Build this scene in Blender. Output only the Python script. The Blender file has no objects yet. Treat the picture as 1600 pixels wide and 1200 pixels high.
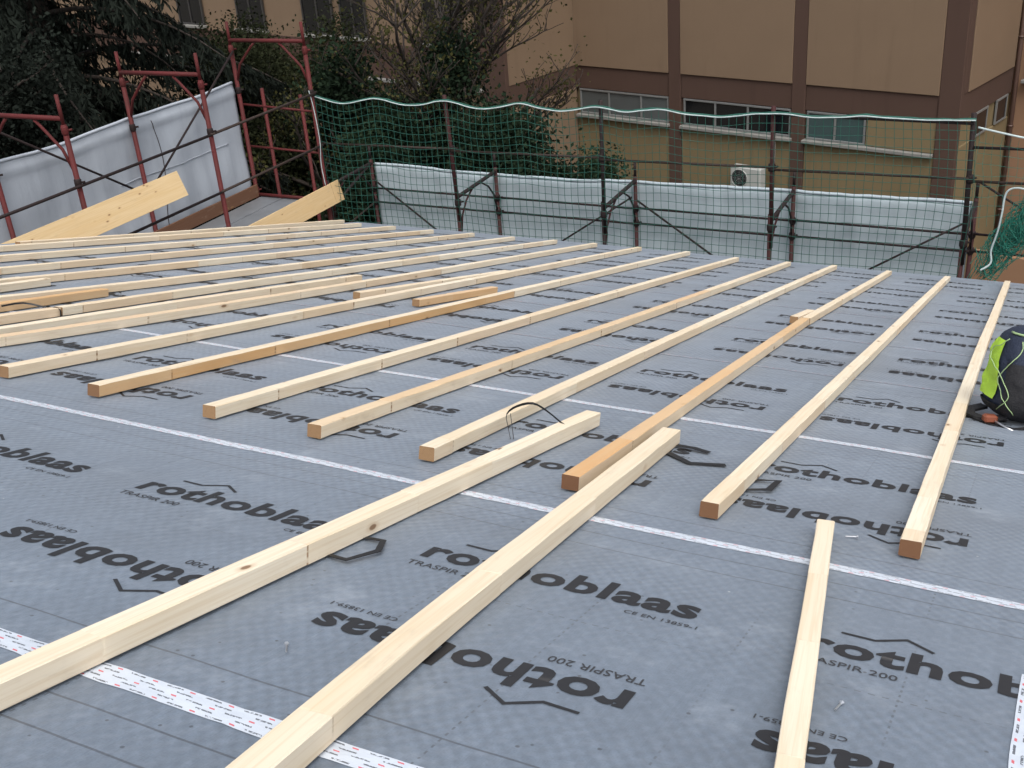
import bpy, math, random, zlib
import numpy as np
from mathutils import Vector, Matrix, noise

random.seed(7)
RNG = np.random.default_rng(11)
SC = bpy.context.scene
COL = SC.collection
rad = math.radians

# ------------------------------------------------------------------ camera
CZ = 13.2                       # eye height above the yard
YAW, PITCH, ROLL = rad(-28.392), rad(26.511), rad(-4.696)
TH, H = rad(16.936), 0.980      # roof pitch, eye distance from the roof plane
cy, sy, cp, sp, cr, sr = math.cos(YAW), math.sin(YAW), math.cos(PITCH), math.sin(PITCH), math.cos(ROLL), math.sin(ROLL)
fwd = Vector((sy*cp, cy*cp, -sp)); right = Vector((cy, -sy, 0)); up = right.cross(fwd)
r2 = cr*right + sr*up; u2 = -sr*right + cr*up
cam = bpy.data.cameras.new('camera'); cam.lens = 39.37; cam.sensor_width = 36; cam.clip_end = 500; cam.clip_start = 0.05
co = bpy.data.objects.new('camera', cam); COL.objects.link(co)
co.matrix_world = Matrix(((r2.x, u2.x, -fwd.x, 0), (r2.y, u2.y, -fwd.y, 0), (r2.z, u2.z, -fwd.z, CZ), (0, 0, 0, 1)))
SC.camera = co

# ------------------------------------------------------------------ light: overcast day
SUN_EL, SUN_AZ = rad(60), rad(146)     # azimuth clockwise from +Y: the bright part of the cloud cover is behind the viewer to the right
w = bpy.data.worlds.new('World'); SC.world = w; w.use_nodes = True
nt = w.node_tree; nt.nodes.clear()
sky = nt.nodes.new('ShaderNodeTexSky'); sky.sky_type = 'NISHITA'; sky.sun_disc = False
sky.sun_elevation = SUN_EL; sky.sun_rotation = SUN_AZ; sky.air_density = 1.0; sky.dust_density = 4.0; sky.ozone_density = 1.0
hs = nt.nodes.new('ShaderNodeHueSaturation'); hs.inputs['Saturation'].default_value = 0.42
bg = nt.nodes.new('ShaderNodeBackground'); bg.inputs['Strength'].default_value = 0.15
wo = nt.nodes.new('ShaderNodeOutputWorld')
nt.links.new(sky.outputs[0], hs.inputs['Color']); nt.links.new(hs.outputs[0], bg.inputs[0]); nt.links.new(bg.outputs[0], wo.inputs[0])
sl = bpy.data.lights.new('sun', 'SUN'); sl.energy = .95; sl.angle = rad(34); sl.color = (1.0, 0.97, 0.92)
so = bpy.data.objects.new('sun', sl); COL.objects.link(so); so.location = (0, -5, 40)
sd = Vector((math.sin(SUN_AZ)*math.cos(SUN_EL), math.cos(SUN_AZ)*math.cos(SUN_EL), math.sin(SUN_EL)))
so.rotation_euler = sd.to_track_quat('Z', 'Y').to_euler()
SC.view_settings.view_transform = 'Standard'; SC.view_settings.look = 'None'; SC.view_settings.gamma = 1
SC.view_settings.use_curve_mapping = False; SC.view_settings.exposure = 0.64
SC.render.engine = 'CYCLES'; SC.cycles.use_denoising = True; SC.cycles.max_bounces = 5; SC.cycles.diffuse_bounces = 3; SC.cycles.adaptive_threshold = .02

# ------------------------------------------------------------------ materials
def mat(name):
    m = bpy.data.materials.new(name); m.use_nodes = True
    n = m.node_tree.nodes; n.clear()
    o = n.new('ShaderNodeOutputMaterial'); b = n.new('ShaderNodeBsdfPrincipled')
    m.node_tree.links.new(b.outputs[0], o.inputs[0])
    return m, m.node_tree, b

class G:
    """small helper that writes node graphs as expressions"""
    def __init__(s, t): s.t = t
    def n(s, typ, **kw):
        x = s.t.nodes.new(typ)
        for k, v in kw.items(): setattr(x, k, v)
        return x
    def put(s, sock, v):
        if isinstance(v, bpy.types.NodeSocket): s.t.links.new(v, sock)
        else: sock.default_value = v
    def m(s, op, a, b=0.0, c=None, clamp=False):
        x = s.n('ShaderNodeMath', operation=op); x.use_clamp = clamp
        s.put(x.inputs[0], a); s.put(x.inputs[1], b)
        if c is not None: s.put(x.inputs[2], c)
        return x.outputs[0]
    def mix(s, f, a, b, typ='MIX'):
        x = s.n('ShaderNodeMix', data_type='RGBA', blend_type=typ)
        s.put(x.inputs[0], f)
        for sock, v in ((x.inputs[6], a), (x.inputs[7], b)):
            if not isinstance(v, bpy.types.NodeSocket) and len(v) == 3: v = (*v, 1)
            s.put(sock, v)
        return x.outputs[2]
    def uv(s): return s.n('ShaderNodeTexCoord').outputs['UV']
    def obj(s): return s.n('ShaderNodeTexCoord').outputs['Object']
    def sep(s, v):
        x = s.n('ShaderNodeSeparateXYZ'); s.put(x.inputs[0], v); return x.outputs
    def comb(s, a, b, c=0.0):
        x = s.n('ShaderNodeCombineXYZ')
        for i, v in enumerate((a, b, c)): s.put(x.inputs[i], v)
        return x.outputs[0]
    def noise(s, v, scale, detail=3, rough=.55, dist=0.0):
        x = s.n('ShaderNodeTexNoise'); s.put(x.inputs['Vector'], v)
        x.inputs['Scale'].default_value = scale; x.inputs['Detail'].default_value = detail
        x.inputs['Roughness'].default_value = rough; x.inputs['Distortion'].default_value = dist
        return x.outputs[0]
    def voro(s, v, scale, feature='F1', rnd=1.0):
        x = s.n('ShaderNodeTexVoronoi', feature=feature); s.put(x.inputs['Vector'], v)
        x.inputs['Scale'].default_value = scale; x.inputs['Randomness'].default_value = rnd
        return x.outputs
    def ramp(s, v, a, b, x0=0.0, x1=1.0):
        x = s.n('ShaderNodeMapRange'); x.interpolation_type = 'SMOOTHSTEP'
        s.put(x.inputs[0], v); s.put(x.inputs[1], a); s.put(x.inputs[2], b); x.inputs[3].default_value = x0; x.inputs[4].default_value = x1
        return x.outputs[0]
    def mapping(s, v, scale):
        x = s.n('ShaderNodeMapping'); s.put(x.inputs[0], v); x.inputs['Scale'].default_value = scale
        return x.outputs[0]
    def bump(s, h, strength=.3, dist=.01):
        x = s.n('ShaderNodeBump'); s.put(x.inputs['Height'], h)
        x.inputs['Strength'].default_value = strength; x.inputs['Distance'].default_value = dist
        return x.outputs[0]
    def attr(s, name): return s.n('ShaderNodeAttribute', attribute_name=name).outputs['Fac']

def simple(name, col, rough=.6, var=.15, scale=6.0, metal=0.0, bump=0.0, spec=.5, coat=0):
    m, t, b = mat(name); g = G(t); v = g.obj()
    nz = g.noise(v, scale, 5)
    c = g.mix(nz, tuple(x*(1-var) for x in col), tuple(min(1, x*(1+var)) for x in col))
    g.put(b.inputs['Base Color'], c); b.inputs['Roughness'].default_value = rough; b.inputs['Metallic'].default_value = metal
    b.inputs['Specular IOR Level'].default_value = spec
    if bump: g.put(b.inputs['Normal'], g.bump(g.noise(v, scale*6, 4), bump, .01))
    return m

def m_wood(name, pale, orange, rough=.62):
    m, t, b = mat(name); g = G(t); uv = g.uv(); tint = g.attr('tint'); sg = g.attr('seg')
    s = g.sep(uv)
    off = g.comb(g.m('MULTIPLY_ADD', sg, 7.31, s[0]), g.m('MULTIPLY_ADD', sg, 3.7, s[1]))
    grain = g.noise(g.mapping(off, (2.2, 95, 1)), 1.0, 4, .6, .6)
    broad = g.noise(g.mapping(off, (1.1, 14, 1)), 1.0, 3, .5, .3)
    c = g.mix(tint, pale, orange)
    c = g.mix(g.ramp(grain, .40, .70, 0, .38), c, tuple(x*y for x, y in zip(pale, (.72, .58, .42))))
    c = g.mix(g.ramp(broad, .35, .8, 0, .32), c, tuple(x*y for x, y in zip(pale, (.86, .72, .52))))
    # each finger jointed length has a shade of its own
    wn = g.n('ShaderNodeTexWhiteNoise', noise_dimensions='1D'); g.put(wn.inputs['W'], sg)
    c = g.mix(g.m('MULTIPLY', wn.outputs[0], .34), c, tuple(x*y for x, y in zip(pale, (.78, .66, .50))))
    # knots: sparse, with dark rim
    kv = g.voro(g.mapping(off, (11, 24, 1)), 1.0)
    pick = g.n('ShaderNodeTexWhiteNoise', noise_dimensions='3D'); g.put(pick.inputs['Vector'], kv['Position'])
    sel = g.m('GREATER_THAN', pick.outputs[0], .955)
    knot = g.m('MULTIPLY', g.ramp(kv['Distance'], .13, .22, 1, 0), sel)
    halo = g.m('MULTIPLY', g.ramp(kv['Distance'], .16, .46, 1, 0), sel)
    c = g.mix(g.m('MULTIPLY', halo, .35), c, (.42, .24, .10))
    c = g.mix(g.m('MULTIPLY', knot, .8), c, (.16, .075, .03))
    # finger joint lines at the ends of each length
    fj = g.attr('joint')
    fjm = g.m('MULTIPLY', fj, g.ramp(g.noise(g.mapping(off, (1, 70, 1)), 1.0, 2), .40, .60, .25, 1))
    c = g.mix(fjm, c, (.22, .11, .045))
    # dirt
    d = g.noise(g.mapping(off, (3, 9, 1)), 1.3, 5, .7)
    c = g.mix(g.ramp(d, .55, .82, 0, .45), c, (.36, .29, .21))
    g.put(b.inputs['Base Color'], c); b.inputs['Roughness'].default_value = rough; b.inputs['Specular IOR Level'].default_value = .3
    g.put(b.inputs['Normal'], g.bump(grain, .25, .0015))
    return m

def m_endgrain():
    m, t, b = mat('end_grain'); g = G(t); v = g.obj(); oi = g.n('ShaderNodeObjectInfo').outputs['Random']
    s = g.sep(v)
    cx = g.m('ADD', s[0], g.m('MULTIPLY_ADD', oi, .08, -.09)); cz = g.m('ADD', s[2], g.m('MULTIPLY_ADD', oi, .05, .01))
    r = g.m('SQRT', g.m('ADD', g.m('MULTIPLY', cx, cx), g.m('MULTIPLY', cz, cz)))
    ring = g.m('SINE', g.m('MULTIPLY', r, 1500.0))
    tint = g.attr('tint')
    base = g.mix(tint, (.34, .215, .105), (.135, .060, .026))
    c = g.mix(g.m('MULTIPLY_ADD', ring, .16, .2), base, (.11, .05, .02))
    c = g.mix(g.ramp(g.noise(v, 60, 3), .5, .75, 0, .4), c, (.16, .08, .035))
    g.put(b.inputs['Base Color'], c); b.inputs['Roughness'].default_value = .8
    return m

def m_membrane():
    m, t, b = mat('membrane'); g = G(t); uv = g.uv(); s = g.sep(uv)   # uv in metres on the roof
    U, V = s[0], s[1]
    lowf = g.noise(g.mapping(uv, (.9, 1.6, 1)), 1.0, 5, .6)
    streak = g.noise(g.mapping(uv, (26, 2.2, 1)), 1.0, 3, .6, .8)
    fine = g.noise(g.mapping(uv, (220, 220, 1)), 1.0, 2, .5)
    col = g.mix(lowf, (0.121, 0.151, 0.189), (0.184, 0.228, 0.281))
    col = g.mix(g.ramp(streak, .35, .7, 0, .5), col, (0.212, 0.261, 0.322))
    col = g.mix(g.ramp(fine, .4, .75, 0, .5), col, (0.103, 0.128, 0.160))
    # embossed diagonal ripple, uneven from place to place, its shading mixed into colour
    wp = g.m('MULTIPLY', g.noise(g.mapping(uv, (7, 9, 1)), 1.0, 3), 7.0)
    a = g.m('SINE', g.m('ADD', g.m('MULTIPLY', g.m('ADD', U, g.m('MULTIPLY', V, .80)), 175.0), wp))
    bb = g.m('SINE', g.m('SUBTRACT', g.m('MULTIPLY', g.m('SUBTRACT', U, g.m('MULTIPLY', V, .80)), 175.0), wp))
    brk = g.ramp(g.noise(g.mapping(uv, (1.6, 2.3, 1)), 1.0, 3), .30, .66, .25, 1)
    weave = g.m('MULTIPLY', g.m('ADD', g.m('MULTIPLY', a, .62), g.m('MULTIPLY', bb, .38)), brk)
    col = g.mix(g.m('MULTIPLY_ADD', weave, .28, .29), col, (.088, .106, .130))
    mott = g.noise(g.mapping(uv, (34, 40, 1)), 1.0, 3, .6)
    col = g.mix(g.ramp(mott, .46, .70, 0, .34), col, (.225, .262, .315))
    col = g.mix(g.ramp(g.noise(g.mapping(uv, (.55, 1.1, 1)), 1.0, 5, .65), .44, .68, 0, .55), col, (.090, .106, .128))  # broad dark patches: bands of uneven reflection put into the colour
    # dust, footprints and dark specks
    dust = g.noise(g.mapping(uv, (2.3, 3.1, 1)), 1.4, 6, .68)
    col = g.mix(g.ramp(dust, .54, .76, 0, .60), col, (.300, .335, .375))
    sp_ = g.voro(uv, 20.0)
    pk = g.n('ShaderNodeTexWhiteNoise', noise_dimensions='3D'); g.put(pk.inputs['Vector'], sp_['Position'])
    speck = g.m('MULTIPLY', g.ramp(sp_['Distance'], .06, .10, 1, 0), g.m('GREATER_THAN', pk.outputs[0], .55))
    col = g.mix(g.m('MULTIPLY', speck, .75), col, (.030, .031, .035))
    sp2 = g.voro(uv, 9.0)
    pk2 = g.n('ShaderNodeTexWhiteNoise', noise_dimensions='3D'); g.put(pk2.inputs['Vector'], sp2['Position'])
    crumb = g.m('MULTIPLY', g.ramp(sp2['Distance'], .018, .034, 1, 0), g.m('GREATER_THAN', pk2.outputs[0], .68))
    col = g.mix(g.m('MULTIPLY', crumb, .7), col, (.60, .58, .54))
    # printed lap lines (solid, both sides of the tape) and stitched dotted lines
    sv = g.attr('lap')                                                # distance from the sheet's upper tape in metres
    def line(x, at, wd): return g.ramp(g.m('ABSOLUTE', g.m('SUBTRACT', x, at)), wd*.5, wd, 1, 0)
    wob = g.m('MULTIPLY_ADD', g.noise(g.mapping(uv, (3, 0, 1)), 1.0, 2), .01, -.005)
    svw = g.m('ADD', sv, wob)
    ln = g.m('MAXIMUM', g.m('MAXIMUM', line(svw, .133, .0035), line(svw, 1.295, .0035)), line(svw, 1.195, .0035))
    col = g.mix(g.m('MULTIPLY', ln, .7), col, (.035, .036, .042))
    dashu = g.m('GREATER_THAN', g.m('FRACT', g.m('MULTIPLY', U, 38.0)), .5)
    d1 = g.m('MULTIPLY', line(svw, .72, .003), dashu)
    dashv = g.m('GREATER_THAN', g.m('FRACT', g.m('MULTIPLY', V, 42.0)), .55)
    pu = g.m('ABSOLUTE', g.m('SUBTRACT', g.m('FRACT', g.m('DIVIDE', g.m('ADD', U, g.m('MULTIPLY', wob, 1.5)), .335)), .5))
    d2 = g.m('MULTIPLY', g.ramp(pu, .004, .009, 1, 0), dashv)
    fade = g.ramp(g.noise(g.mapping(uv, (1.7, 1.7, 1)), 1.0, 2), .40, .60, 0, .65)
    col = g.mix(g.m('MULTIPLY', g.m('MAXIMUM', d1, d2), fade), col, (.045, .047, .053))
    col = g.mix(1.0, col, (.87, .885, .91), 'MULTIPLY')
    g.put(b.inputs['Base Color'], col)
    g.put(b.inputs['Roughness'], g.m('MULTIPLY_ADD', lowf, .16, .40)); b.inputs['Specular IOR Level'].default_value = .5
    b.inputs['Sheen Weight'].default_value = .36; b.inputs['Sheen Roughness'].default_value = .45; b.inputs['Sheen Tint'].default_value = (.86, .93, 1, 1)
    hgt = g.m('ADD', g.m('ADD', g.m('MULTIPLY', weave, .30), g.m('MULTIPLY', mott, .5)), g.m('ADD', g.m('MULTIPLY', streak, .9), g.m('MULTIPLY', lowf, 3.0)))
    g.put(b.inputs['Normal'], g.bump(hgt, .5, .004))
    return m

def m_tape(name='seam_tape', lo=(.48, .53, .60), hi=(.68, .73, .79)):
    m, t, b = mat(name); g = G(t); uv = g.uv(); s = g.sep(uv)     # U metres along, V 0..1 across
    U, V = s[0], s[1]
    row = g.m('FLOOR', g.m('MULTIPLY', V, 5.0)); fv = g.m('FRACT', g.m('MULTIPLY', V, 5.0))
    cu = g.m('ADD', g.m('DIVIDE', U, .088), g.m('MULTIPLY', row, .37)); fu = g.m('FRACT', g.m('ADD', cu, g.m('MULTIPLY', fv, .10)))
    kind = g.m('MODULO', row, 2.0)
    inrow = g.m('MULTIPLY', g.m('GREATER_THAN', fv, .32), g.m('LESS_THAN', fv, .66))
    lett = g.m('GREATER_THAN', g.noise(g.comb(g.m('MULTIPLY', cu, 14.0), g.m('MULTIPLY', V, 16.0)), 1.0, 1), .43)
    word = g.m('MULTIPLY', g.m('MULTIPLY', g.m('GREATER_THAN', fu, .16), g.m('LESS_THAN', fu, .58)), inrow)
    red = g.m('MULTIPLY', g.m('MULTIPLY', g.m('GREATER_THAN', fu, .76), g.m('LESS_THAN', fu, .90)), g.m('MULTIPLY', inrow, g.m('LESS_THAN', kind, .5)))
    base = g.mix(g.noise(g.mapping(uv, (14, 2, 1)), 1.0, 4), lo, hi)
    c = g.mix(g.m('MULTIPLY', g.m('MULTIPLY', word, lett), .85), base, (.04, .045, .06))
    c = g.mix(g.m('MULTIPLY', red, .9), c, (.62, .08, .10))
    g.put(b.inputs['Base Color'], c); b.inputs['Roughness'].default_value = .32
    g.put(b.inputs['Normal'], g.bump(g.noise(g.mapping(uv, (40, 3, 1)), 1.0, 4, .6), .5, .003))
    return m

def m_paint_rust(name, col, rust=(.10, .045, .022), amt=.5):
    m, t, b = mat(name); g = G(t); v = g.obj()
    n1 = g.noise(v, 4.0, 6, .65); n2 = g.noise(v, 35, 4, .6)
    c = g.mix(g.ramp(n1, .42, .66, 0, amt), col, rust)
    c = g.mix(g.ramp(n2, .55, .75, 0, .4), c, tuple(x*.45 for x in rust))
    # dried mortar splashes
    c = g.mix(g.ramp(g.noise(v, 11, 5, .7), .70, .78, 0, .35), c, (.13, .11, .10))
    g.put(b.inputs['Base Color'], c); b.inputs['Roughness'].default_value = .7; b.inputs['Specular IOR Level'].default_value = .3
    g.put(b.inputs['Normal'], g.bump(n2, .3, .002))
    return m

def m_plaster(name, col, streaks=.25):
    m, t, b = mat(name); g = G(t); v = g.obj()
    n1 = g.noise(v, .5, 5, .6); n2 = g.noise(g.mapping(v, (3, 3, .25)), 1.0, 5, .65); n3 = g.noise(v, 60, 3)
    c = g.mix(n1, tuple(x*.88 for x in col), tuple(x*1.10 for x in col))
    c = g.mix(g.ramp(n2, .52, .80, 0, streaks), c, tuple(x*.55 for x in col))
    g.put(b.inputs['Base Color'], c); b.inputs['Roughness'].default_value = .9; b.inputs['Specular IOR Level'].default_value = .2
    g.put(b.inputs['Normal'], g.bump(n3, .25, .004))
    return m

def m_tarp(name, col):
    m, t, b = mat(name); g = G(t); v = g.obj(); uv = g.uv()
    n1 = g.noise(g.mapping(uv, (1.2, .5, 1)), 1.0, 5, .6); n2 = g.noise(g.mapping(uv, (9, .7, 1)), 1.0, 4, .6)
    c = g.mix(n1, tuple(x*.82 for x in col), tuple(min(1, x*1.12) for x in col))
    c = g.mix(g.ramp(n2, .45, .8, 0, .35), c, tuple(x*.70 for x in col))
    c = g.mix(g.ramp(g.noise(uv, 3.1, 6, .7), .60, .82, 0, .4), c, (.30, .27, .23))
    g.put(b.inputs['Base Color'], c); b.inputs['Roughness'].default_value = .9
    b.inputs['Specular IOR Level'].default_value = .08
    g.put(b.inputs['Normal'], g.bump(g.m('ADD', n2, g.noise(uv, 9, 5)), .35, .012))
    return m

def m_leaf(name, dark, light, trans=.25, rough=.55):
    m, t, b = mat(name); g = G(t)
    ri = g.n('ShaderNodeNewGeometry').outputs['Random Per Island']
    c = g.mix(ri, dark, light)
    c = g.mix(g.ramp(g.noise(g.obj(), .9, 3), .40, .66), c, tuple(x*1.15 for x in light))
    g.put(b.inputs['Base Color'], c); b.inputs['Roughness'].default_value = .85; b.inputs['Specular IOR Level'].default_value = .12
    tr = g.n('ShaderNodeBsdfTranslucent'); g.put(tr.inputs[0], c)
    ms = g.n('ShaderNodeMixShader'); ms.inputs[0].default_value = trans
    t.links.new(b.outputs[0], ms.inputs[1]); t.links.new(tr.outputs[0], ms.inputs[2])
    t.links.new(ms.outputs[0], [x for x in t.nodes if x.type == 'OUTPUT_MATERIAL'][0].inputs[0])
    return m

def m_glass(name, col, rough=.06):
    m, t, b = mat(name); g = G(t); v = g.obj()
    c = g.mix(g.noise(v, 1.3, 3), tuple(x*.7 for x in col), col)
    g.put(b.inputs['Base Color'], c); b.inputs['Roughness'].default_value = rough; b.inputs['Specular IOR Level'].default_value = .6
    return m

PALE = (.80, .722, .575); ORANGE = (.58, .295, .095)
M = dict(
    wood=m_wood('spruce_wood', PALE, ORANGE), endg=m_endgrain(),
    panelwood=m_wood('shuttering_board', (.66, .505, .29), (.56, .36, .17), .55),
    oldplank=m_wood('weathered_plank', (.15, .078, .048), (.12, .06, .036), .8),
    membrane=m_membrane(), tape=m_tape(), tapedull=m_tape('distance_dimmed_tape', (.20, .23, .28), (.42, .46, .52)), ink=simple('print_ink', (.016, .016, .018), .55, .25, 40),  # tapedull: greyer copy of tape, dimming with distance put into its colour
    ink2=simple('small_print_ink', (.035, .036, .04), .6, .3, 40),
    deck=simple('roof_boards', (.36, .25, .15), .8, .2, 3),
    red=m_paint_rust('red_scaffold_paint', (.088, .012, .012), (.040, .014, .010), amt=.45),
    rust=m_paint_rust('rusty_red_post', (.042, .010, .010), (.028, .012, .009), .5),
    dark=m_paint_rust('dark_scaffold_steel', (.016, .009, .009), (.018, .010, .008), .6),
    galv=m_paint_rust('rusty_tube', (.030, .020, .016), (.034, .018, .011), .6),
    net=simple('green_net_cord', (.006, .074, .052), .7, .25, 3),
    net2=simple('bright_green_net_cord', (.012, .135, .095), .7, .3, 6),
    rope=simple('white_rope', (.40, .47, .46), .8, .45, 14),
    tarp=m_tarp('grey_tarpaulin', (.355, .385, .425)), tarp2=m_tarp('pale_tarpaulin', (.36, .42, .45)),
    wall=m_plaster('tan_plaster', (.186, .129, .084)), wall2=m_plaster('ochre_plaster', (.176, .134, .072), .4),
    brown=m_plaster('brown_plaster', (.076, .046, .035)), peach=m_plaster('peach_plaster', (.26, .155, .095)),
    sill=simple('stone_sill', (.19, .185, .17), .8, .2, 4, bump=.2), housewall=m_plaster('grey_render', (.36, .34, .31)),
    frame=simple('aluminium_frame', (.20, .205, .20), .4, .1, 5, metal=.3), dframe=simple('dark_window_frame', (.035, .032, .03), .5, .1, 5),
    glassd=m_glass('dark_glass', (.006, .007, .009)), glassb=m_glass('blind_glass', (.085, .095, .095), .25), glassg=m_glass('green_glass', (.05, .085, .085), .12),
    acw=simple('white_appliance_paint', (.36, .37, .35), .45, .08, 6), black=simple('black_plastic', (.007, .007, .008), .6, .2, 20),
    soil=simple('yard_soil', (.10, .085, .06), .95, .35, .8, bump=.4),
    bark=simple('bark', (.030, .022, .017), .9, .35, 9, bump=.5),
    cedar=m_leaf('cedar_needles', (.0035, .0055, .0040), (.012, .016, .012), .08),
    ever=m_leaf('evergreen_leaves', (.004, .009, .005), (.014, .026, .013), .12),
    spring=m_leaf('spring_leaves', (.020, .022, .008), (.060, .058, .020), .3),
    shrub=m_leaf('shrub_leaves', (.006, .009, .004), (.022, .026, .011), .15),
    navy=simple('navy_fabric', (.012, .019, .040), .8, .3, 14, bump=.5), neon=simple('neon_fabric', (.42, .66, .05), .6, .12, 25, bump=.4),
    blackfab=simple('black_fabric', (.010, .010, .012), .85, .3, 18, bump=.5), lime=simple('lime_cord', (.30, .42, .20), .6, .15, 40),
    oranget=simple('orange_plastic', (.20, .055, .025), .5, .2, 30), steel=simple('zinc_steel', (.62, .63, .64), .3, .1, 30, metal=.9),
    pipe=simple('brown_metal_pipe', (.085, .048, .036), .5, .2, 5),
    metaldeck=simple('galvanised_deck', (.20, .21, .22), .5, .25, 4, metal=.4),
)

# ------------------------------------------------------------------ mesh helpers
class MB:
    def __init__(s): s.v = []; s.f = []; s.mi = []; s.uv = None
    def quadbox(s, a, b, mi=0):
        x0, y0, z0 = a; x1, y1, z1 = b; k = len(s.v)
        s.v += [(x0,y0,z0),(x1,y0,z0),(x1,y1,z0),(x0,y1,z0),(x0,y0,z1),(x1,y0,z1),(x1,y1,z1),(x0,y1,z1)]
        for q in ((0,3,2,1),(4,5,6,7),(0,1,5,4),(1,2,6,5),(2,3,7,6),(3,0,4,7)): s.f.append(tuple(k+i for i in q)); s.mi.append(mi)
        return s
    def cbox(s, a, b, c=.006, mi=0):
        """box with chamfered edges"""
        a = Vector([min(p, q) for p, q in zip(a, b)]) if False else Vector(a); b = Vector(b)
        mid = (a+b)/2; hx, hy, hz = (b-a)/2; c = min(c, abs(hx)*.45, abs(hy)*.45, abs(hz)*.45)
        k = len(s.v); idx = {}
        for sx in (-1, 1):
            for sy_ in (-1, 1):
                for sz in (-1, 1):
                    for ax in range(3):
                        p = [sx*(hx-c), sy_*(hy-c), sz*(hz-c)]; p[ax] = (sx, sy_, sz)[ax]*(hx, hy, hz)[ax]
                        idx[(sx, sy_, sz, ax)] = len(s.v); s.v.append(tuple(mid+Vector(p)))
        def F(l): s.f.append(tuple(l)); s.mi.append(mi)
        for sg in (-1, 1):
            o = [(-1,-1),(1,-1),(1,1),(-1,1)]; o = o if sg > 0 else o[::-1]
            F([idx[(sg, p, q, 0)] for p, q in o]); F([idx[(q, sg, p, 1)] for p, q in o]); F([idx[(p, q, sg, 2)] for p, q in o])
        for p in (-1, 1):
            for q in (-1, 1):
                l = [idx[(-1,p,q,1)], idx[(1,p,q,1)], idx[(1,p,q,2)], idx[(-1,p,q,2)]]; F(l if p*q < 0 else l[::-1])
                l = [idx[(q,-1,p,2)], idx[(q,1,p,2)], idx[(q,1,p,0)], idx[(q,-1,p,0)]]; F(l if p*q < 0 else l[::-1])
                l = [idx[(p,q,-1,0)], idx[(p,q,1,0)], idx[(p,q,1,1)], idx[(p,q,-1,1)]]; F(l if p*q < 0 else l[::-1])
                for r_ in (-1, 1):
                    l = [idx[(p,q,r_,0)], idx[(p,q,r_,1)], idx[(p,q,r_,2)]]; F(l if p*q*r_ > 0 else l[::-1])
        return s
    def tube(s, pts, r, sides=8, cap=True, mi=0):
        pts = [Vector(p) for p in pts]; n = len(pts); k = len(s.v)
        rr = r if isinstance(r, (list, tuple)) else [r]*n
        ref = None
        for i, p in enumerate(pts):
            d = (pts[min(i+1, n-1)]-pts[max(i-1, 0)])
            if d.length < 1e-9: d = Vector((0, 0, 1))
            d.normalize()
            if ref is None: ref = d.orthogonal().normalized()
            else:
                ref = ref-d*ref.dot(d)
                ref = ref.normalized() if ref.length > 1e-6 else d.orthogonal().normalized()
            e = d.cross(ref)
            for j in range(sides):
                a = 2*math.pi*j/sides; s.v.append(tuple(p+(ref*math.cos(a)+e*math.sin(a))*rr[i]))
        for i in range(n-1):
            for j in range(sides):
                a = k+i*sides+j; b = k+i*sides+(j+1) % sides
                s.f.append((a, b, b+sides, a+sides)); s.mi.append(mi)
        if cap:
            s.f.append(tuple(k+j for j in range(sides))[::-1]); s.mi.append(mi)
            s.f.append(tuple(k+(n-1)*sides+j for j in range(sides))); s.mi.append(mi)
        return s
    def ribbon(s, pts, wid, normal=(0, 0, 1), th=.0012, mi=0):
        """flat band of width wid lying across its path, thickness th"""
        pts = [Vector(p) for p in pts]; n = len(pts); k = len(s.v); N0 = Vector(normal)
        for i, p in enumerate(pts):
            d = (pts[min(i+1, n-1)]-pts[max(i-1, 0)]).normalized(); e = d.cross(N0)
            e = e.normalized() if e.length > .05 else Vector((1, 0, 0)); q = e.cross(d).normalized()
            for a, b in ((-1, -1), (1, -1), (1, 1), (-1, 1)): s.v.append(tuple(p+e*a*wid/2+q*b*th/2))
        for i in range(n-1):
            for j in range(4):
                a = k+i*4+j; b = k+i*4+(j+1) % 4; s.f.append((a, b, b+4, a+4)); s.mi.append(mi)
        s.f.append((k+3, k+2, k+1, k)); s.mi.append(mi); s.f.append(tuple(k+(n-1)*4+j for j in range(4))); s.mi.append(mi)
        return s
    def grid(s, fn, nu, nv, mi=0):
        k = len(s.v)
        for j in range(nv+1):
            for i in range(nu+1): s.v.append(tuple(fn(i/nu, j/nv)))
        for j in range(nv):
            for i in range(nu):
                a = k+j*(nu+1)+i; s.f.append((a, a+1, a+nu+2, a+nu+1)); s.mi.append(mi)
        return s
    def mesh(s, name, mats, smooth=False):
        me = bpy.data.meshes.new(name); me.from_pydata(s.v, [], s.f)
        for m_ in (mats if isinstance(mats, (list, tuple)) else [mats]): me.materials.append(m_)
        if any(s.mi): me.polygons.foreach_set('material_index', s.mi)
        if smooth: me.polygons.foreach_set('use_smooth', [True]*len(me.polygons))
        if s.uv is not None:
            l = me.uv_layers.new(name='UVMap')
            vi = np.zeros(len(me.loops), int); me.loops.foreach_get('vertex_index', vi)
            l.data.foreach_set('uv', np.asarray(s.uv, np.float32)[vi].ravel())
        me.update(); return me
    def build(s, name, mats, parent=None, smooth=False):
        return link(name, s.mesh(name, mats, smooth), parent)

def link(name, me, parent=None):
    o = bpy.data.objects.new(name, me); COL.objects.link(o)
    if parent is not None: o.parent = parent
    return o
def empty(name, loc=(0, 0, 0), mw=None):
    o = bpy.data.objects.new(name, None); o.empty_display_size = .2; COL.objects.link(o)
    if mw is not None: o.matrix_world = mw
    else: o.location = loc
    return o
def tag(o, label=None, cat=None, group=None, kind=None):
    if label: o['label'] = label
    if cat: o['category'] = cat
    if group: o['group'] = group
    if kind: o['kind'] = kind
    return o

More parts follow.
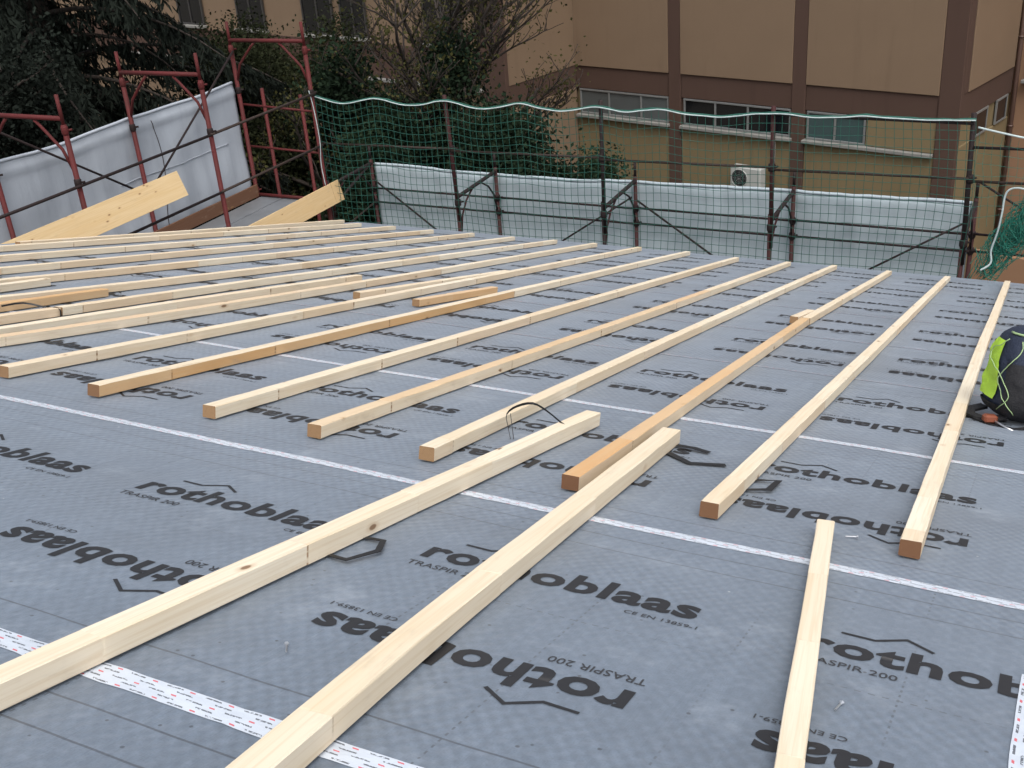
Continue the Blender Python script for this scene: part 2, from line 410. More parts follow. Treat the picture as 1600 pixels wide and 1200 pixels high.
def smooth_path(pts, n=6):
    P = [Vector(p) for p in pts]; out = []
    for i in range(len(P)-1):
        p0, p1, p2, p3 = P[max(i-1, 0)], P[i], P[i+1], P[min(i+2, len(P)-1)]
        for k in range(n):
            f = k/n; out.append(.5*((2*p1)+(p2-p0)*f+(2*p0-5*p1+4*p2-p3)*f*f+(3*p1-p0-3*p2+p3)*f**3))
    out.append(P[-1]); return out

# roof frame: u across, v down the slope, n out of the roof
sV = Vector((0, math.cos(TH), -math.sin(TH))); nV = Vector((0, math.sin(TH), math.cos(TH)))
RO = Vector((0, 0, CZ))-nV*H
ROOF = Matrix(((1, 0, 0, RO.x), (0, sV.y, nV.y, RO.y), (0, sV.z, nV.z, RO.z), (0, 0, 0, 1)))
def R(u, v, n=0.0): return ROOF @ Vector((u, v, n))
def W(x, y, z): return Vector((x, y, z+CZ))      # z measured from eye level

# ------------------------------------------------------------------ ground
g_ = MB().grid(lambda a, b: (-110+220*a, -60+220*b, .12*noise.noise((a*40, b*40, 0))), 60, 60).build('ground', M['soil'])
tag(g_, 'brown soil yard around the buildings', kind='structure')

# ------------------------------------------------------------------ house with the membrane roof
UR, VT, VB = 4.2, -1.45, 12.86
def UL(v): return -8.62+.085*(12.3-v)      # the gable edge runs parallel to the battens
house = empty('house', mw=ROOF)
tag(house, 'house whose pitched roof is covered with grey printed membrane under the battens', 'house')
mb = MB().cbox((0, VT, -.16), (UR, VB, -.006), .008)
mb.v = [(UL(q[1])+q[0]*(UR-UL(q[1]))/UR, q[1], q[2]) for q in mb.v]; mb.build('roof_deck', M['deck'], house)
mb = MB().cbox((UL(VB)-.03, VB+.003, -.22), (UR+.03, VB+.03, -.004), .004); mb.build('fascia_board', M['oldplank'], house)
hw = MB().quadbox((-7.6, .4, .0), (UR-.3, 11.7, CZ-5.35)).build('wall', M['housewall']); hw.parent = house; hw.matrix_parent_inverse = ROOF.inverted()

TAPES = [-1.38, .017, 1.417, 2.818, 4.216, 5.67, 7.0, 8.45, 9.84, 11.24, 12.62]
def wrinkle(u, v):
    a = noise.noise((u*1.1, v*3.2, 1.3))*.0030 + noise.noise((u*4.0+v*2, v*6.5, 4.1))*.0013
    f = noise.noise((u*.8+.3*v, v*1.7, 9.2)); a += .0034*math.exp(-(f/.17)**2)*(.5+.5*noise.noise((u*.5, v*.7, 2)))
    return a
def sheet(k):
    v0 = TAPES[k]-.05; v1 = (TAPES[k+1]+.05) if k+1 < len(TAPES) else VB+.01
    nu, nv = 210, 26
    mb = MB(); us = np.linspace(0, 1, nu+1)
    uv = []
    for j in range(nv+1):
        t = j/nv; v = v0+(v1-v0)*t
        for f_ in us:
            u = UL(v)-.01+f_*(UR-.01-UL(v))
            ed = .006*noise.noise((u*1.7, k*3.1, t)) if j in (0, nv) else 0
            mb.v.append((u, v+ed, wrinkle(u, v)+.0016*t)); uv.append((u, v))
    for j in range(nv):
        for i in range(nu):
            a = j*(nu+1)+i; mb.f.append((a, a+1, a+nu+2, a+nu+1)); mb.mi.append(0)
    mb.uv = uv
    me = mb.mesh('membrane_sheet', M['membrane'], True)
    at = me.attributes.new('lap', 'FLOAT', 'POINT')
    at.data.foreach_set('value', np.asarray([q[1]-TAPES[k] for q in uv], np.float32))
    return link('membrane_sheet', me, house)

def text_mesh(name, body, mat_, wid, hgt, bold=0.0):
    cu = bpy.data.curves.new('t', 'FONT'); cu.body = body; cu.size = 1.0; cu.offset = bold; cu.resolution_u = 3
    cu.space_character = 1.0 + bold*2.2
    o = bpy.data.objects.new('t', cu); COL.objects.link(o)
    dg = bpy.context.evaluated_depsgraph_get(); dg.update()
    me = bpy.data.meshes.new_from_object(o.evaluated_get(dg)); bpy.data.objects.remove(o); bpy.data.curves.remove(cu)
    c = np.zeros(len(me.vertices)*3, np.float32); me.vertices.foreach_get('co', c); c = c.reshape(-1, 3)
    x0, x1 = c[:, 0].min(), c[:, 0].max(); y1 = c[:, 1].max(); y0 = 0.0
    c[:, 0] = (c[:, 0]-x0)/(x1-x0)*wid; c[:, 1] = (c[:, 1]-y0)/(y1-y0)*hgt; c[:, 2] = 0
    me.vertices.foreach_set('co', c.ravel()); me.materials.clear(); me.materials.append(mat_); me.name = name; me.update()
    return me
LW, LH = .705, .102
me_logo = text_mesh('printed_wordmark', 'rothoblaas', M['ink'], LW, LH, .032)
me_tr = text_mesh('printed_small_text', 'TRASPIR 200', M['ink2'], .208, .026, .004)
me_ce = text_mesh('printed_small_text', 'CE EN 13859-1', M['ink2'], .168, .017, .004)
def polyline_mesh(name, pts, wd, mat_):
    mb = MB(); n = len(pts); P = [Vector((x, y)) for x, y in pts]
    for i, p in enumerate(P):
        d0 = (P[i]-P[i-1]).normalized() if i else (P[1]-P[0]).normalized(); d1 = (P[i+1]-P[i]).normalized() if i < n-1 else d0
        t = (d0+d1).normalized(); nn = Vector((-t.y, t.x)); sc = wd/2/max(.4, nn.dot(Vector((-d0.y, d0.x))))
        mb.v += [(p.x+nn.x*sc, p.y+nn.y*sc, 0), (p.x-nn.x*sc, p.y-nn.y*sc, 0)]
    for i in range(n-1): mb.f.append((2*i+1, 2*i+3, 2*i+2, 2*i)); mb.mi.append(0)
    return mb.mesh(name, mat_)
me_sym = polyline_mesh('printed_roof_mark', [(.062, .128), (.135, .124), (.196, .166), (.255, .125)], .0095, M['ink'])

S_END = {2: -.62, 3: -.14, 4: -1.06, 5: -.985}
NZ = .0052
for k in range(len(TAPES)):
    sh = sheet(k)
    if k < 1: continue
    base = S_END.get(k, -.62+random.uniform(-.47, .47)); vt = TAPES[k] if k != 5 else 5.62
    skew = random.uniform(-.012, .012) if k not in S_END else 0.004
    def put(me, u, v, rot):
        if v > VB-.03 or v < VT: return
        near = k <= 4 and -4.5 < u < 1.2
        if near:          # close prints follow every wrinkle of their sheet
            me = me.copy(); c_, s1 = math.cos(rot+skew), math.sin(rot+skew); v0_ = TAPES[k]-.05; dv = TAPES[k+1]-TAPES[k]+.1
            q = np.zeros(len(me.vertices)*3, np.float32); me.vertices.foreach_get('co', q); q = q.reshape(-1, 3)
            for x in q:
                uu, vv = u+x[0]*c_-x[1]*s1, v+x[0]*s1+x[1]*c_; x[2] = wrinkle(uu, vv)+.0016*(vv-v0_)/dv+.0016
            me.vertices.foreach_set('co', q.ravel()); me.update()
        o = link(me.name.split('.')[0], me, sh); o.location = (u, v, 0 if near else NZ); o.rotation_euler = (0, 0, rot+skew)
    def put_set(ru, rv, rot):
        c, s_ = math.cos(rot+skew), math.sin(rot+skew)
        for me, dx, dy in ((me_logo, 0, 0), (me_sym, 0, 0), (me_tr, -.005, -.062), (me_ce, .555, -.052)):
            if dx == .555 and rv > 8: continue
            put(me, ru+dx*c-dy*s_, rv+dx*s_+dy*c, rot)
    for j in range(-10, 5):
        e = base+.94*j
        if UL(vt+.9)+.02 < e-LW and e < UR-.1: put_set(e-LW, vt+.868, 0)
        if UL(vt+.5)+.02 < e-LW and e < UR-.1: put_set(e+.01, vt+.466, math.pi)

def tape(v, wid=.058, u1=UR-.05, seed=0):
    u0 = UL(v); n = 420; mb = MB(); uv = []
    for i in range(n+1):
        u = u0+(u1-u0)*i/n
        c = v+.004*noise.noise((u*.6, seed, 0)); hw_ = wid/2*(1+.16*noise.noise((u*6, seed, 3))+.10*noise.noise((u*31, seed, 5)))
        for q, t in ((-1, 0), (-.4, .3), (.4, .7), (1, 1)):
            mb.v.append((u, c+q*hw_, .0030+wrinkle(u, c+q*hw_)+.0020*noise.noise((u*9, q*3+seed, 7))*(1 if abs(q) < 1 else .2))); uv.append((u, t))
    for i in range(n):
        for j in range(3):
            a = i*4+j; mb.f.append((a, a+4, a+5, a+1)); mb.mi.append(0)
    mb.uv = uv
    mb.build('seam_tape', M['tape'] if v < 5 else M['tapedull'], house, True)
for k, v in enumerate(TAPES[1:]): tape(v, seed=k*2.7, wid=.060 if k == 1 else (.044 if k < 4 else .030))
# end lap tape running down the slope at the right
mb = MB(); uv = []
for i in range(31):
    v = 1.46+.95*i/30; e = .004*noise.noise((v*6, 0, 0))
    mb.v += [(.035+e+.012*(v-2.0), v, .0034+wrinkle(.035, v)), (.105+e+.012*(v-2.0), v, .0034+wrinkle(.105, v))]; uv += [(v, 0), (v, 1)]
for i in range(30): mb.f.append((2*i, 2*i+1, 2*i+3, 2*i+2)); mb.mi.append(0)
mb.uv = uv; mb.build('end_lap_tape', M['tape'], house)

# ------------------------------------------------------------------ battens
BW, BH = .055, .046
def catmull(pts, t):
    """piecewise point on a polyline given by arc fraction (smooth)"""
    L = [0]
    for a, b in zip(pts, pts[1:]): L.append(L[-1]+(b-a).length)
    x = t*L[-1]
    for i in range(len(pts)-1):
        if x <= L[i+1]+1e-9:
            f = (x-L[i])/(L[i+1]-L[i]); p0 = pts[max(i-1, 0)]; p1 = pts[i]; p2 = pts[i+1]; p3 = pts[min(i+2, len(pts)-1)]
            if len(pts) == 2: return p1.lerp(p2, f)
            return .5*((2*p1)+(p2-p0)*f+(2*p0-5*p1+4*p2-p3)*f*f+(3*p1-p0-3*p2+p3)*f**3)
    return pts[-1]
def batten(name, label, pts, segs=None, w_=BW, h_=BH, endt=.3, group='roof battens laid out down the slope', roll=0, cat='batten', mat_=None, seed=None, frame=None):
    """pts: (u, v, n) of the base centre line, near end first. segs: [(length fraction, top tint, side tint)]"""
    rs = random.Random(seed if seed is not None else zlib.crc32(label.encode()) % 9999)
    P = [Vector((p[0], p[1], p[2] if len(p) > 2 else .008)) for p in pts]; o0 = P[0].copy(); P = [p-o0 for p in P]
    L = sum((b-a).length for a, b in zip(P, P[1:]))
    auto = segs is None
    if segs is None:
        cuts = []; x = rs.uniform(.15, .9)
        while x < L-.15: cuts.append(x/L); x += rs.uniform(.45, 1.25)
        segs = []; prev = 0
        for c in cuts+[1.0]:
            tt = max(0, rs.gauss(.06, .10)); segs.append((c-prev, tt, min(.5, max(0, tt+rs.gauss(.05, .13))))); prev = c
    b_ = .0022
    prof = [(-w_/2+b_, 0), (w_/2-b_, 0), (w_/2, b_), (w_/2, h_-b_), (w_/2-b_, h_), (-w_/2+b_, h_), (-w_/2, h_-b_), (-w_/2, b_)]
    per = [0]
    for i in range(8):
        a = prof[i]; c = prof[(i+1) % 8]; per.append(per[-1]+math.hypot(a[0]-c[0], a[1]-c[1]))
    ts = []; sid = []; x = 0
    for si, sgm in enumerate(segs):
        n = max(1, int(sgm[0]*L/.13)); jl = (.012 if auto or len(segs) > 6 else .006)/L
        edges = [x, x+jl]+[x+sgm[0]*(q+1)/n for q in range(n)] if si else [x]+[x+sgm[0]*(q+1)/n for q in range(n)]
        for q in range(len(edges)-1): ts.append(edges[q]); sid.append((si, 1 if (si and q == 0) else 0))
        x = edges[-1]
    ts.append(1.0)
    mb = MB(); uvl = []; tint = []; seg = []; jn = []
    ph = rs.uniform(0, 50); jst = [rs.choice((.1, .3, .6, .9) if auto or len(segs) > 6 else (.04, .08, .2, .8)) for _ in segs]
    for t in ts:
        c = catmull(P, min(t, 1)); d = (catmull(P, min(1, t+.01))-catmull(P, max(0, t-.01))).normalized()
        e = d.cross(Vector((0, 0, 1))).normalized(); q = e.cross(d)
        bow = .004*noise.noise((t*L*.35+ph, 0, 0))
        for a, b in prof:
            a2 = a*math.cos(roll)-b*math.sin(roll); b2 = a*math.sin(roll)+b*math.cos(roll)
            mb.v.append(tuple(c+e*(a2+bow+rs.gauss(0, .0005))+q*(b2+rs.gauss(0, .0005))))
    faces_uv = []
    for i in range(len(ts)-1):
        si, j_ = sid[i]
        for k in range(8):
            a = i*8+k; b = i*8+(k+1) % 8
            mb.f.append((a, a+8, b+8, b)[::-1]); mb.mi.append(0)
            faces_uv += [(ts[i]*L, per[k+1]), (ts[i+1]*L, per[k+1]), (ts[i+1]*L, per[k]), (ts[i]*L, per[k])]
            top = k in (3, 4, 5)
            tint.append(min(1, segs[si][1] if top else segs[si][2])); seg.append(si+ph); jn.append(j_*jst[si]*(.12 if top else (1 if k in (1, 2) else .5)))
    n0 = (len(ts)-1)*8
    mb.f.append(tuple(range(8))); mb.mi.append(1); mb.f.append(tuple(n0+i for i in range(8))[::-1]); mb.mi.append(1)
    faces_uv += [(0, 0)]*16; tint += [endt, endt]; seg += [0, 0]; jn += [0, 0]
    me = mb.mesh(name, [mat_ or M['wood'], M['endg']])
    # fix winding of the sides so normals face out
    l = me.uv_layers.new(name='UVMap')
    arr = []
    fi = 0
    for p in me.polygons:
        n = len(p.vertices); fu = faces_uv[fi:fi+n]; fi += n
        # quads were written reversed: (b, b+8, a+8, a)
        if n == 4: fu = [fu[0], fu[1], fu[2], fu[3]]
        arr += fu
    l.data.foreach_set('uv', np.asarray(arr, np.float32).ravel())
    for nm, dat in (('tint', tint), ('seg', seg), ('joint', jn)):
        at = me.attributes.new(nm, 'FLOAT', 'FACE'); at.data.foreach_set('value', np.asarray(dat, np.float32))
    o = link(name, me)
    fr = frame if frame is not None else ROOF
    o.matrix_world = fr @ Matrix.Translation(o0)
    return tag(o, label, cat, group)

hw2 = -BW/2
def line_(a, b, *mid, off=hw2): return [(p[0]+off, p[1]) for p in (a, *mid, b)]
GB = 'roof battens laid out down the slope'
batten('timber_batten', 'long pale batten running past the backpack, rightmost of the row', line_((-.228, 3.01), (-.455, 12.42), (-.335, 7.0)), endt=.95)
batten('timber_batten', 'long pale batten with brown near end, next to the one by the backpack', line_((-.778, 3.01), (-1.02, 12.3), (-.885, 7.2)), endt=.9)
batten('timber_batten', 'orange topped batten with rusty brown near end lying beside the short pale batten', line_((-1.212, 3.015), (-1.455, 7.50)),
       [(.12, .85, .35), (.2, .7, .25), (.16, .75, .30), (.3, .65, .2), (.22, .8, .45)], endt=1.0)
batten('timber_batten', 'pale batten continuing the orange topped batten down to the net', line_((-1.452, 7.51), (-1.60, 12.33)))
batten('timber_batten', 'long pale batten with thin black strap looped over its near end', line_((-1.722, 3.03), (-2.175, 12.38), (-1.93, 7.0)), endt=.25)
batten('timber_batten', 'long batten with orange brown top and pale side, left of the strapped one', line_((-2.172, 3.04), (-2.642, 12.26), (-2.36, 7.0)),
       [(.08, .35, .10), (.13, .55, .12), (.12, .62, .15), (.16, .50, .22), (.10, .60, .2), (.14, .12, .05), (.27, .05, .06)], endt=.35)
batten('timber_batten', 'long cream batten between the two orange ones in the middle of the roof', line_((-2.622, 3.03), (-3.20, 12.2), (-2.88, 7.0)), endt=.25)
batten('timber_batten', 'long batten with strongly orange side and pale top', line_((-3.172, 3.02), (-3.83, 12.42), (-3.455, 7.0)),
       [(.07, .05, .85), (.09, .08, .95), (.11, .05, .90), (.12, .06, 1.0), (.05, .08, .88), (.10, .02, .05), (.2, .03, .08), (.26, .02, .04)], endt=.75)
batten('timber_batten', 'long pale batten whose near end just touches the left edge of the photo', line_((-3.672, 3.035), (-4.41, 12.4), (-3.98, 7.0)), endt=.45)
batten('timber_batten', 'batten with honey coloured top, front one of a touching pair at left', line_((-4.22, 2.9), (-4.95, 12.36), (-4.36, 5.65)),
       [(.1, .45, .12), (.1, .5, .14), (.12, .38, .10), (.1, .3, .15), (.12, .06, .4), (.16, .05, .04), (.3, .03, .05)], endt=.3)
batten('timber_batten', 'pale batten pushed against the back of the honey topped one, ends midway', line_((-4.315, 2.6), (-4.69, 7.04), (-4.53, 4.8)), endt=.3)
batten('timber_batten', 'pale batten end to end with a strapped one at left edge, reaching the net', line_((-4.765, 4.29), (-5.43, 12.28), (-4.97, 6.44)), endt=.25)
batten('timber_batten', 'pale batten stub at left edge with black strap at its far end', line_((-4.66, 2.9), (-4.755, 4.27)), endt=.25)
batten('timber_batten', 'long batten behind the strapped stub, tan side with an orange joint', line_((-5.20, 2.9), (-5.93, 12.15), (-5.43, 7.0)),
       [(.15, .1, .2), (.18, .12, .28), (.15, .1, .22), (.08, .15, .45), (.14, .05, .08), (.3, .03, .05)])
batten('timber_batten', 'short dark brown batten piece at the left edge of the photo', line_((-4.93, 3.2), (-5.185, 5.02)), [(.5, .9, .85), (.5, .95, .8)], endt=.8)
batten('timber_batten', 'fifth batten counted from the gable scaffold side, pale with yellow joints', line_((-5.74, 2.9), (-6.48, 12.15), (-6.06, 7.4)))
batten('timber_batten', 'short pale batten end barely entering at the left edge, upper one', line_((-5.62, 3.4), (-5.90, 5.02)))
batten('timber_batten', 'short pale batten end barely entering at the left edge, lower one', line_((-5.46, 3.4), (-5.765, 5.10)))
batten('timber_batten', 'fourth batten counted from the gable scaffold side', line_((-6.13, 2.9), (-7.0, 12.05), (-6.62, 7.6)))
batten('timber_batten', 'third batten counted from the gable scaffold side', line_((-6.75, 2.9), (-7.57, 12.08), (-7.14, 7.4)))
batten('timber_batten', 'second batten counted from the gable scaffold side', line_((-7.28, 2.9), (-8.03, 12.0), (-7.73, 8.0)))
batten('timber_batten', 'farthest batten lying along the gable edge below the yellow boards', line_((-7.80, 6.6), (-8.50, 12.3), (-8.08, 9.0)))
batten('timber_batten', 'short pale batten lying behind a long one in the middle of the roof', line_((-4.11, 6.15), (-4.14, 8.43)), endt=.3)
batten('timber_batten', 'short brown offcut lying beside a long pale batten mid roof', line_((-3.66, 6.16), (-3.66, 7.26)), [(.4, .55, .8), (.6, .62, .85)], endt=.4)
batten('timber_batten', 'big pale batten crossing the lower left corner, with dark knots', line_((-1.515, .75), (-1.485, 3.86)),
       [(.12, .03, .04), (.10, .05, .05), (.2, .02, .02), (.16, .04, .05), (.14, .02, .03), (.28, .01, .02)], endt=.1, w_=.060, h_=.052)
batten('timber_batten', 'big pale batten running up the middle of the foreground', line_((-.912, .8), (-1.149, 3.80), (-1.021, 1.9), off=-.033),
       [(.24, .05, .06), (.22, .03, .05), (.2, .06, .05), (.34, .02, .03)], endt=.1, w_=.066, h_=.051)
batten('timber_batten', 'pale batten with two dark joint lines running off the lower edge at right', [(-.230, 1.35, .006), (-.490, 3.075, .005)],
       [(.22, .10, .2), (.28, .04, .12), (.24, .06, .1), (.26, .02, .05)], endt=.1, w_=.047, h_=.042)
batten('timber_batten', 'small pale wedge offcut beside the joint of the orange topped batten', line_((-1.53, 7.50), (-1.525, 8.0)), [(1, .15, .2)], endt=.3)

# ------------------------------------------------------------------ scaffolds
PR = .024
def P_tube(par, name, a, b, r=PR, m_='red', sides=8, bow=0, mid=None):
    pts = [a, b] if mid is None else [a, *mid, b]
    base = par.location
    return MB().tube([Vector(p)-base for p in pts], r, sides).build(name, M[m_], par, True)
def coupler(par, p, r=.04, m_='dark', axis=(0, 0, 1)):
    ax = Vector(axis).normalized(); c = Vector(p)-par.location; e = ax.orthogonal().normalized()
    mb = MB().tube([c-ax*.045, c-ax*.03, c+ax*.03, c+ax*.045], [r*.8, r, r, r*.8], 10)
    mb.tube([c+e*r*.6, c+e*(r+.035)], .012, 6)
    return mb.build('coupler', M[m_], par, True)

# --- eave scaffold (far side)
eave = empty('eave_scaffold', W(-5.2, 12.25, -13.2)); tag(eave, 'red and dark steel frame scaffold along the eave behind the green net', 'scaffold')
YI, YO = 12.27, 13.38
XS = [-9.27, -7.22, -5.16, -3.09, -1.0, 1.06]
for i, x in enumerate(XS):
    pm = 'dark' if i in (2,) else 'rust'
    P_tube(eave, 'post', W(x, YI, -13.2), W(x, YI, -4.22), .028, pm)
    if i > 0:
        P_tube(eave, 'net_pole', W(x+.012, YI-.004, -4.62), W(x+(.0, -.04, .02, .0, -.03, 0)[i], YI-.004, -2.98), .027, 'dark' if i in (2, 4) else 'rust')
        coupler(eave, W(x, YI, -3.67), .042); coupler(eave, W(x+.006, YI, -4.38), .044)
    P_tube(eave, 'post', W(x, YO, -13.2), W(x, YO, -4.22), .026, 'rust')
    P_tube(eave, 'spigot', W(x, YO, -4.22), W(x, YO, -4.02), .019, 'dark')
    coupler(eave, W(x, YO, -4.66), .040); coupler(eave, W(x, YO, -4.86), .040)
    P_tube(eave, 'transom', W(x, YI, -4.31), W(x, YO, -4.28), .026, 'dark')
    P_tube(eave, 'knee_brace', W(x, YI+.02, -4.86), W(x, YI+.42, -4.32), .013, 'rust', 6, mid=[W(x, YI+.10, -4.58), W(x, YI+.24, -4.42)])
    P_tube(eave, 'knee_brace', W(x, YO-.02, -4.86), W(x, YO-.42, -4.32), .013, 'dark', 6, mid=[W(x, YO-.10, -4.58), W(x, YO-.24, -4.42)])
for z in (-4.645, -4.855):
    for a, b in zip(XS, XS[1:]):
        P_tube(eave, 'guard_rail', W(a+.01, YO-.035, z+.004), W(b-.01, YO-.035, z-.004), .016, 'dark', 6)
for a, b in zip(XS, XS[1:]):
    P_tube(eave, 'net_rail', W(a+.01, YI-.03, -3.685), W(b-.01, YI-.03, -3.66), .0165, 'galv', 6)
for (xa, za, xb, zb) in ((-9.22, -4.50, -7.24, -5.90), (-5.19, -4.49, -7.20, -5.84), (-5.13, -4.52, -3.11, -5.84), (-1.05, -4.48, -3.05, -5.80), (-1.0, -4.0, 1.0, -5.2)):
    P_tube(eave, 'diagonal_brace', W(xa, YO-.06, za), W(xb, YO-.06, zb), .014, 'dark', 6)
P_tube(eave, 'corner_rail', W(-9.27, YO-.02, -4.28), W(-9.20, YI+.02, -4.56), .022, 'dark', 6)
P_tube(eave, 'corner_rail', W(-9.27, YO, -4.86), W(-9.27, YI, -5.02), .014, 'galv', 6)
P_tube(eave, 'top_rail', W(-3.07, YI-.02, -3.065), W(-1.02, YI-.02, -3.085), .017, 'dark', 6)
P_tube(eave, 'top_rail', W(-1.0, YI-.02, -3.33), W(1.0, YI-.02, -3.31), .017, 'dark', 6)
for i, (a, b) in enumerate(zip(XS, XS[1:])):
    for j in range(3):
        mb = MB().cbox((a+.02, 12.36+j*.34, -5.80), (b-.02, 12.36+j*.34+.32, -5.75), .006)
        mb.v = [tuple(Vector(p)+Vector((0, 0, CZ))-eave.location) for p in mb.v]; mb.build('deck_board', M['metaldeck'], eave)

# --- gable scaffold (left side), one lift higher
gab = empty('gable_scaffold', W(-9.8, 10, -13.2)); tag(gab, 'rusty red portal frame scaffold along the left gable with diagonal braces', 'scaffold')
XI, XO = -9.15, -10.36
for i, y in enumerate((12.06, 10.03, 7.96)):
    for j, x in enumerate((XI, XO)):
        P_tube(gab, 'post', W(x, y, -13.2), W(x, y, -2.36), .028, 'red')
        P_tube(gab, 'spigot', W(x, y, -2.36), W(x, y, -2.06), .020, 'red')
        coupler(gab, W(x, y, -4.36), .040, 'red'); coupler(gab, W(x, y, -2.42), .036, 'red')
        coupler(gab, W(x, y, -2.96), .037, 'dark')
    P_tube(gab, 'transom', W(XI, y, -2.30), W(XO, y, -2.30), .026, 'red')
    P_tube(gab, 'transom', W(XI, y, -4.42), W(XO, y, -4.42), .024, 'red')
    P_tube(gab, 'knee_brace', W(XI-.02, y, -2.82), W(XI-.40, y, -2.33), .017, 'red', 7, mid=[W(XI-.10, y, -2.62), W(XI-.34, y, -2.38)])
    P_tube(gab, 'knee_brace', W(XO+.02, y, -2.82), W(XO+.40, y, -2.33), .017, 'red', 7, mid=[W(XO+.10, y, -2.62), W(XO+.34, y, -2.38)])
for z in (-2.99, -3.68):
    P_tube(gab, 'guard_rail', W(XI+.03, 6.0, z), W(XI+.03, 9.98, z), .0165, 'dark', 6)
    P_tube(gab, 'guard_rail', W(XI+.03, 10.0, z+.005), W(XI+.03, 12.1, z+.015), .0165, 'galv', 6)
    P_tube(gab, 'guard_rail', W(XO-.16, 6.0, z), W(XO-.16, 12.1, z+.01), .0165, 'dark', 6)
P_tube(gab, 'end_rail', W(XI, 12.10, -3.22), W(XO, 12.10, -3.16), .017, 'red', 6)
P_tube(gab, 'end_rail', W(XI, 12.10, -3.78), W(XO, 12.10, -3.74), .017, 'red', 6)
P_tube(gab, 'diagonal_brace', W(XO+.035, 7.96, -2.42), W(XO+.035, 10.0, -3.80), .015, 'dark', 6)
P_tube(gab, 'diagonal_brace', W(XO+.035, 12.05, -2.44), W(XO+.035, 10.06, -3.77), .015, 'dark', 6)
for x, y, zt in ((-10.36, 13.38, -3.32), (-10.9, 13.2, -3.2)):
    P_tube(gab, 'post', W(x, y, -13.2), W(x, y, zt), .026, 'red')
for y0, y1 in ((5.95, 7.98), (8.0, 10.02), (10.04, 12.1)):
    for j in range(3):
        mb = MB().cbox((XO+.05+j*.38, y0, -4.50), (XO+.05+j*.38+.36, y1-.02, -4.455), .006)
        mb.v = [tuple(Vector(p)+Vector((0, 0, CZ))-gab.location) for p in mb.v]; mb.build('deck_board', M['metaldeck'], gab)

# wooden boards on the gable scaffold
GF = Matrix.Translation((0, 0, CZ))
def board(label, pts, w_, h_, mat_, tints, roll=0, group=None, name='wooden_board'):
    return batten(name, label, pts, tints, w_, h_, .35, group, roll, 'board', mat_, 5, GF)
board('wide yellow shuttering board sloping up out of the roof at the left edge', [(XI+.135, 6.1, -3.505), (XI+.125, 9.33, -3.505)], .027, .295, M['panelwood'], [(1, .1, .1)], roll=rad(20))
board('yellow shuttering board beside the far corner post of the gable scaffold', [(XI+.11, 9.9, -4.49), (XI+.10, 12.30, -4.48)], .027, .285, M['panelwood'], [(.72, .2, .25), (.2, .25, .3), (.08, .3, .35)], roll=rad(13))
board('weathered red brown toe board at the foot of the grey tarpaulin', [(XO+.035, 6.1, -4.44), (XO+.035, 12.04, -4.44)], .028, .17, M['oldplank'], [(.5, .2, .3), (.5, .4, .4)], name='toe_board')

# ------------------------------------------------------------------ tarpaulins
def tarp(name, label, fn, nu, nv, mat_, hem):
    P = [[Vector(fn(i/nu, j/nv)) for i in range(nu+1)] for j in range(nv+1)]; base = P[0][0].copy()
    mb = MB(); uv = []
    for j in range(nv+1):
        for i in range(nu+1): mb.v.append(tuple(P[j][i]-base)); uv.append((i/nu*hem[0], j/nv*hem[1]))
    for j in range(nv):
        for i in range(nu):
            a = j*(nu+1)+i; mb.f.append((a, a+1, a+nu+2, a+nu+1)); mb.mi.append(0)
    mb.uv = uv
    o = mb.build(name, mat_, None, True); o.location = base
    md = o.modifiers.new('thickness', 'SOLIDIFY'); md.thickness = .003
    return tag(o, label, 'tarpaulin'), base
def f_gab(a, b):
    y = 5.9+6.15*a; top = -2.86-.03*abs(math.sin(a*math.pi*3))+.02*noise.noise((a*9, 0, 0)); bot = -4.42
    z = top+(bot-top)*b
    x = XO-.085+.030*noise.noise((a*26, b*1.8, 2))*(.3+b)+.05*noise.noise((a*7, b*2, 5))
    fold = math.exp(-((b-.08)/.03)**2)*.022*(1+noise.noise((a*16, 1, 1)))
    return W(x+fold, y, z)
t1, bb = tarp('tarpaulin', 'grey tarpaulin stretched along the gable scaffold at left', f_gab, 150, 34, M['tarp'], (6.1, 1.5))
# rolled hem and seams
def hem(o, base, fn, b, r, a0=0, a1=1, name='hem', m_='tarp', n=80, off=(0, 0, 0)):
    MB().tube([Vector(fn(a0+(a1-a0)*i/n, b))-base+Vector(off) for i in range(n+1)], r, 6).build(name, M[m_], o, True)
hem(t1, bb, f_gab, 0, .020)
MB().tube([Vector(f_gab(.62+.33*i/30, .47+.01*i/30))-bb+Vector((.012, 0, 0)) for i in range(31)], .006, 5).build('seam', M['tarp'], t1, True)
MB().tube([Vector(f_gab(.735+.012*math.sin(i/6), .06+.9*i/30))-bb+Vector((.010, 0, 0)) for i in range(31)], .0045, 5).build('cord', M['galv'], t1, True)
def f_eave(a, b):
    x = -9.24+8.2*a; sag = .03*math.sin(a*math.pi*4)**2
    top = -4.30-.05*math.sin(min(1, a*1.6)*math.pi)**2+.02*noise.noise((a*10, 3, 0))-.0*sag; z = top+(-6.2-top)*b
    y = YO+.05+.022*noise.noise((a*46, b*1.2, 1))+.03*noise.noise((a*9, b*1.5, 6))
    fold = -math.exp(-((b-.05)/.03)**2)*.016*(1+noise.noise((a*22, 1, 4)))
    return W(x, y+fold, z)
t2, bb2 = tarp('tarpaulin', 'pale tarpaulin hung on the eave scaffold behind the green net', f_eave, 190, 30, M['tarp2'], (8.2, 1.9))
hem(t2, bb2, f_eave, 0, .022, m_='tarp2', n=120)

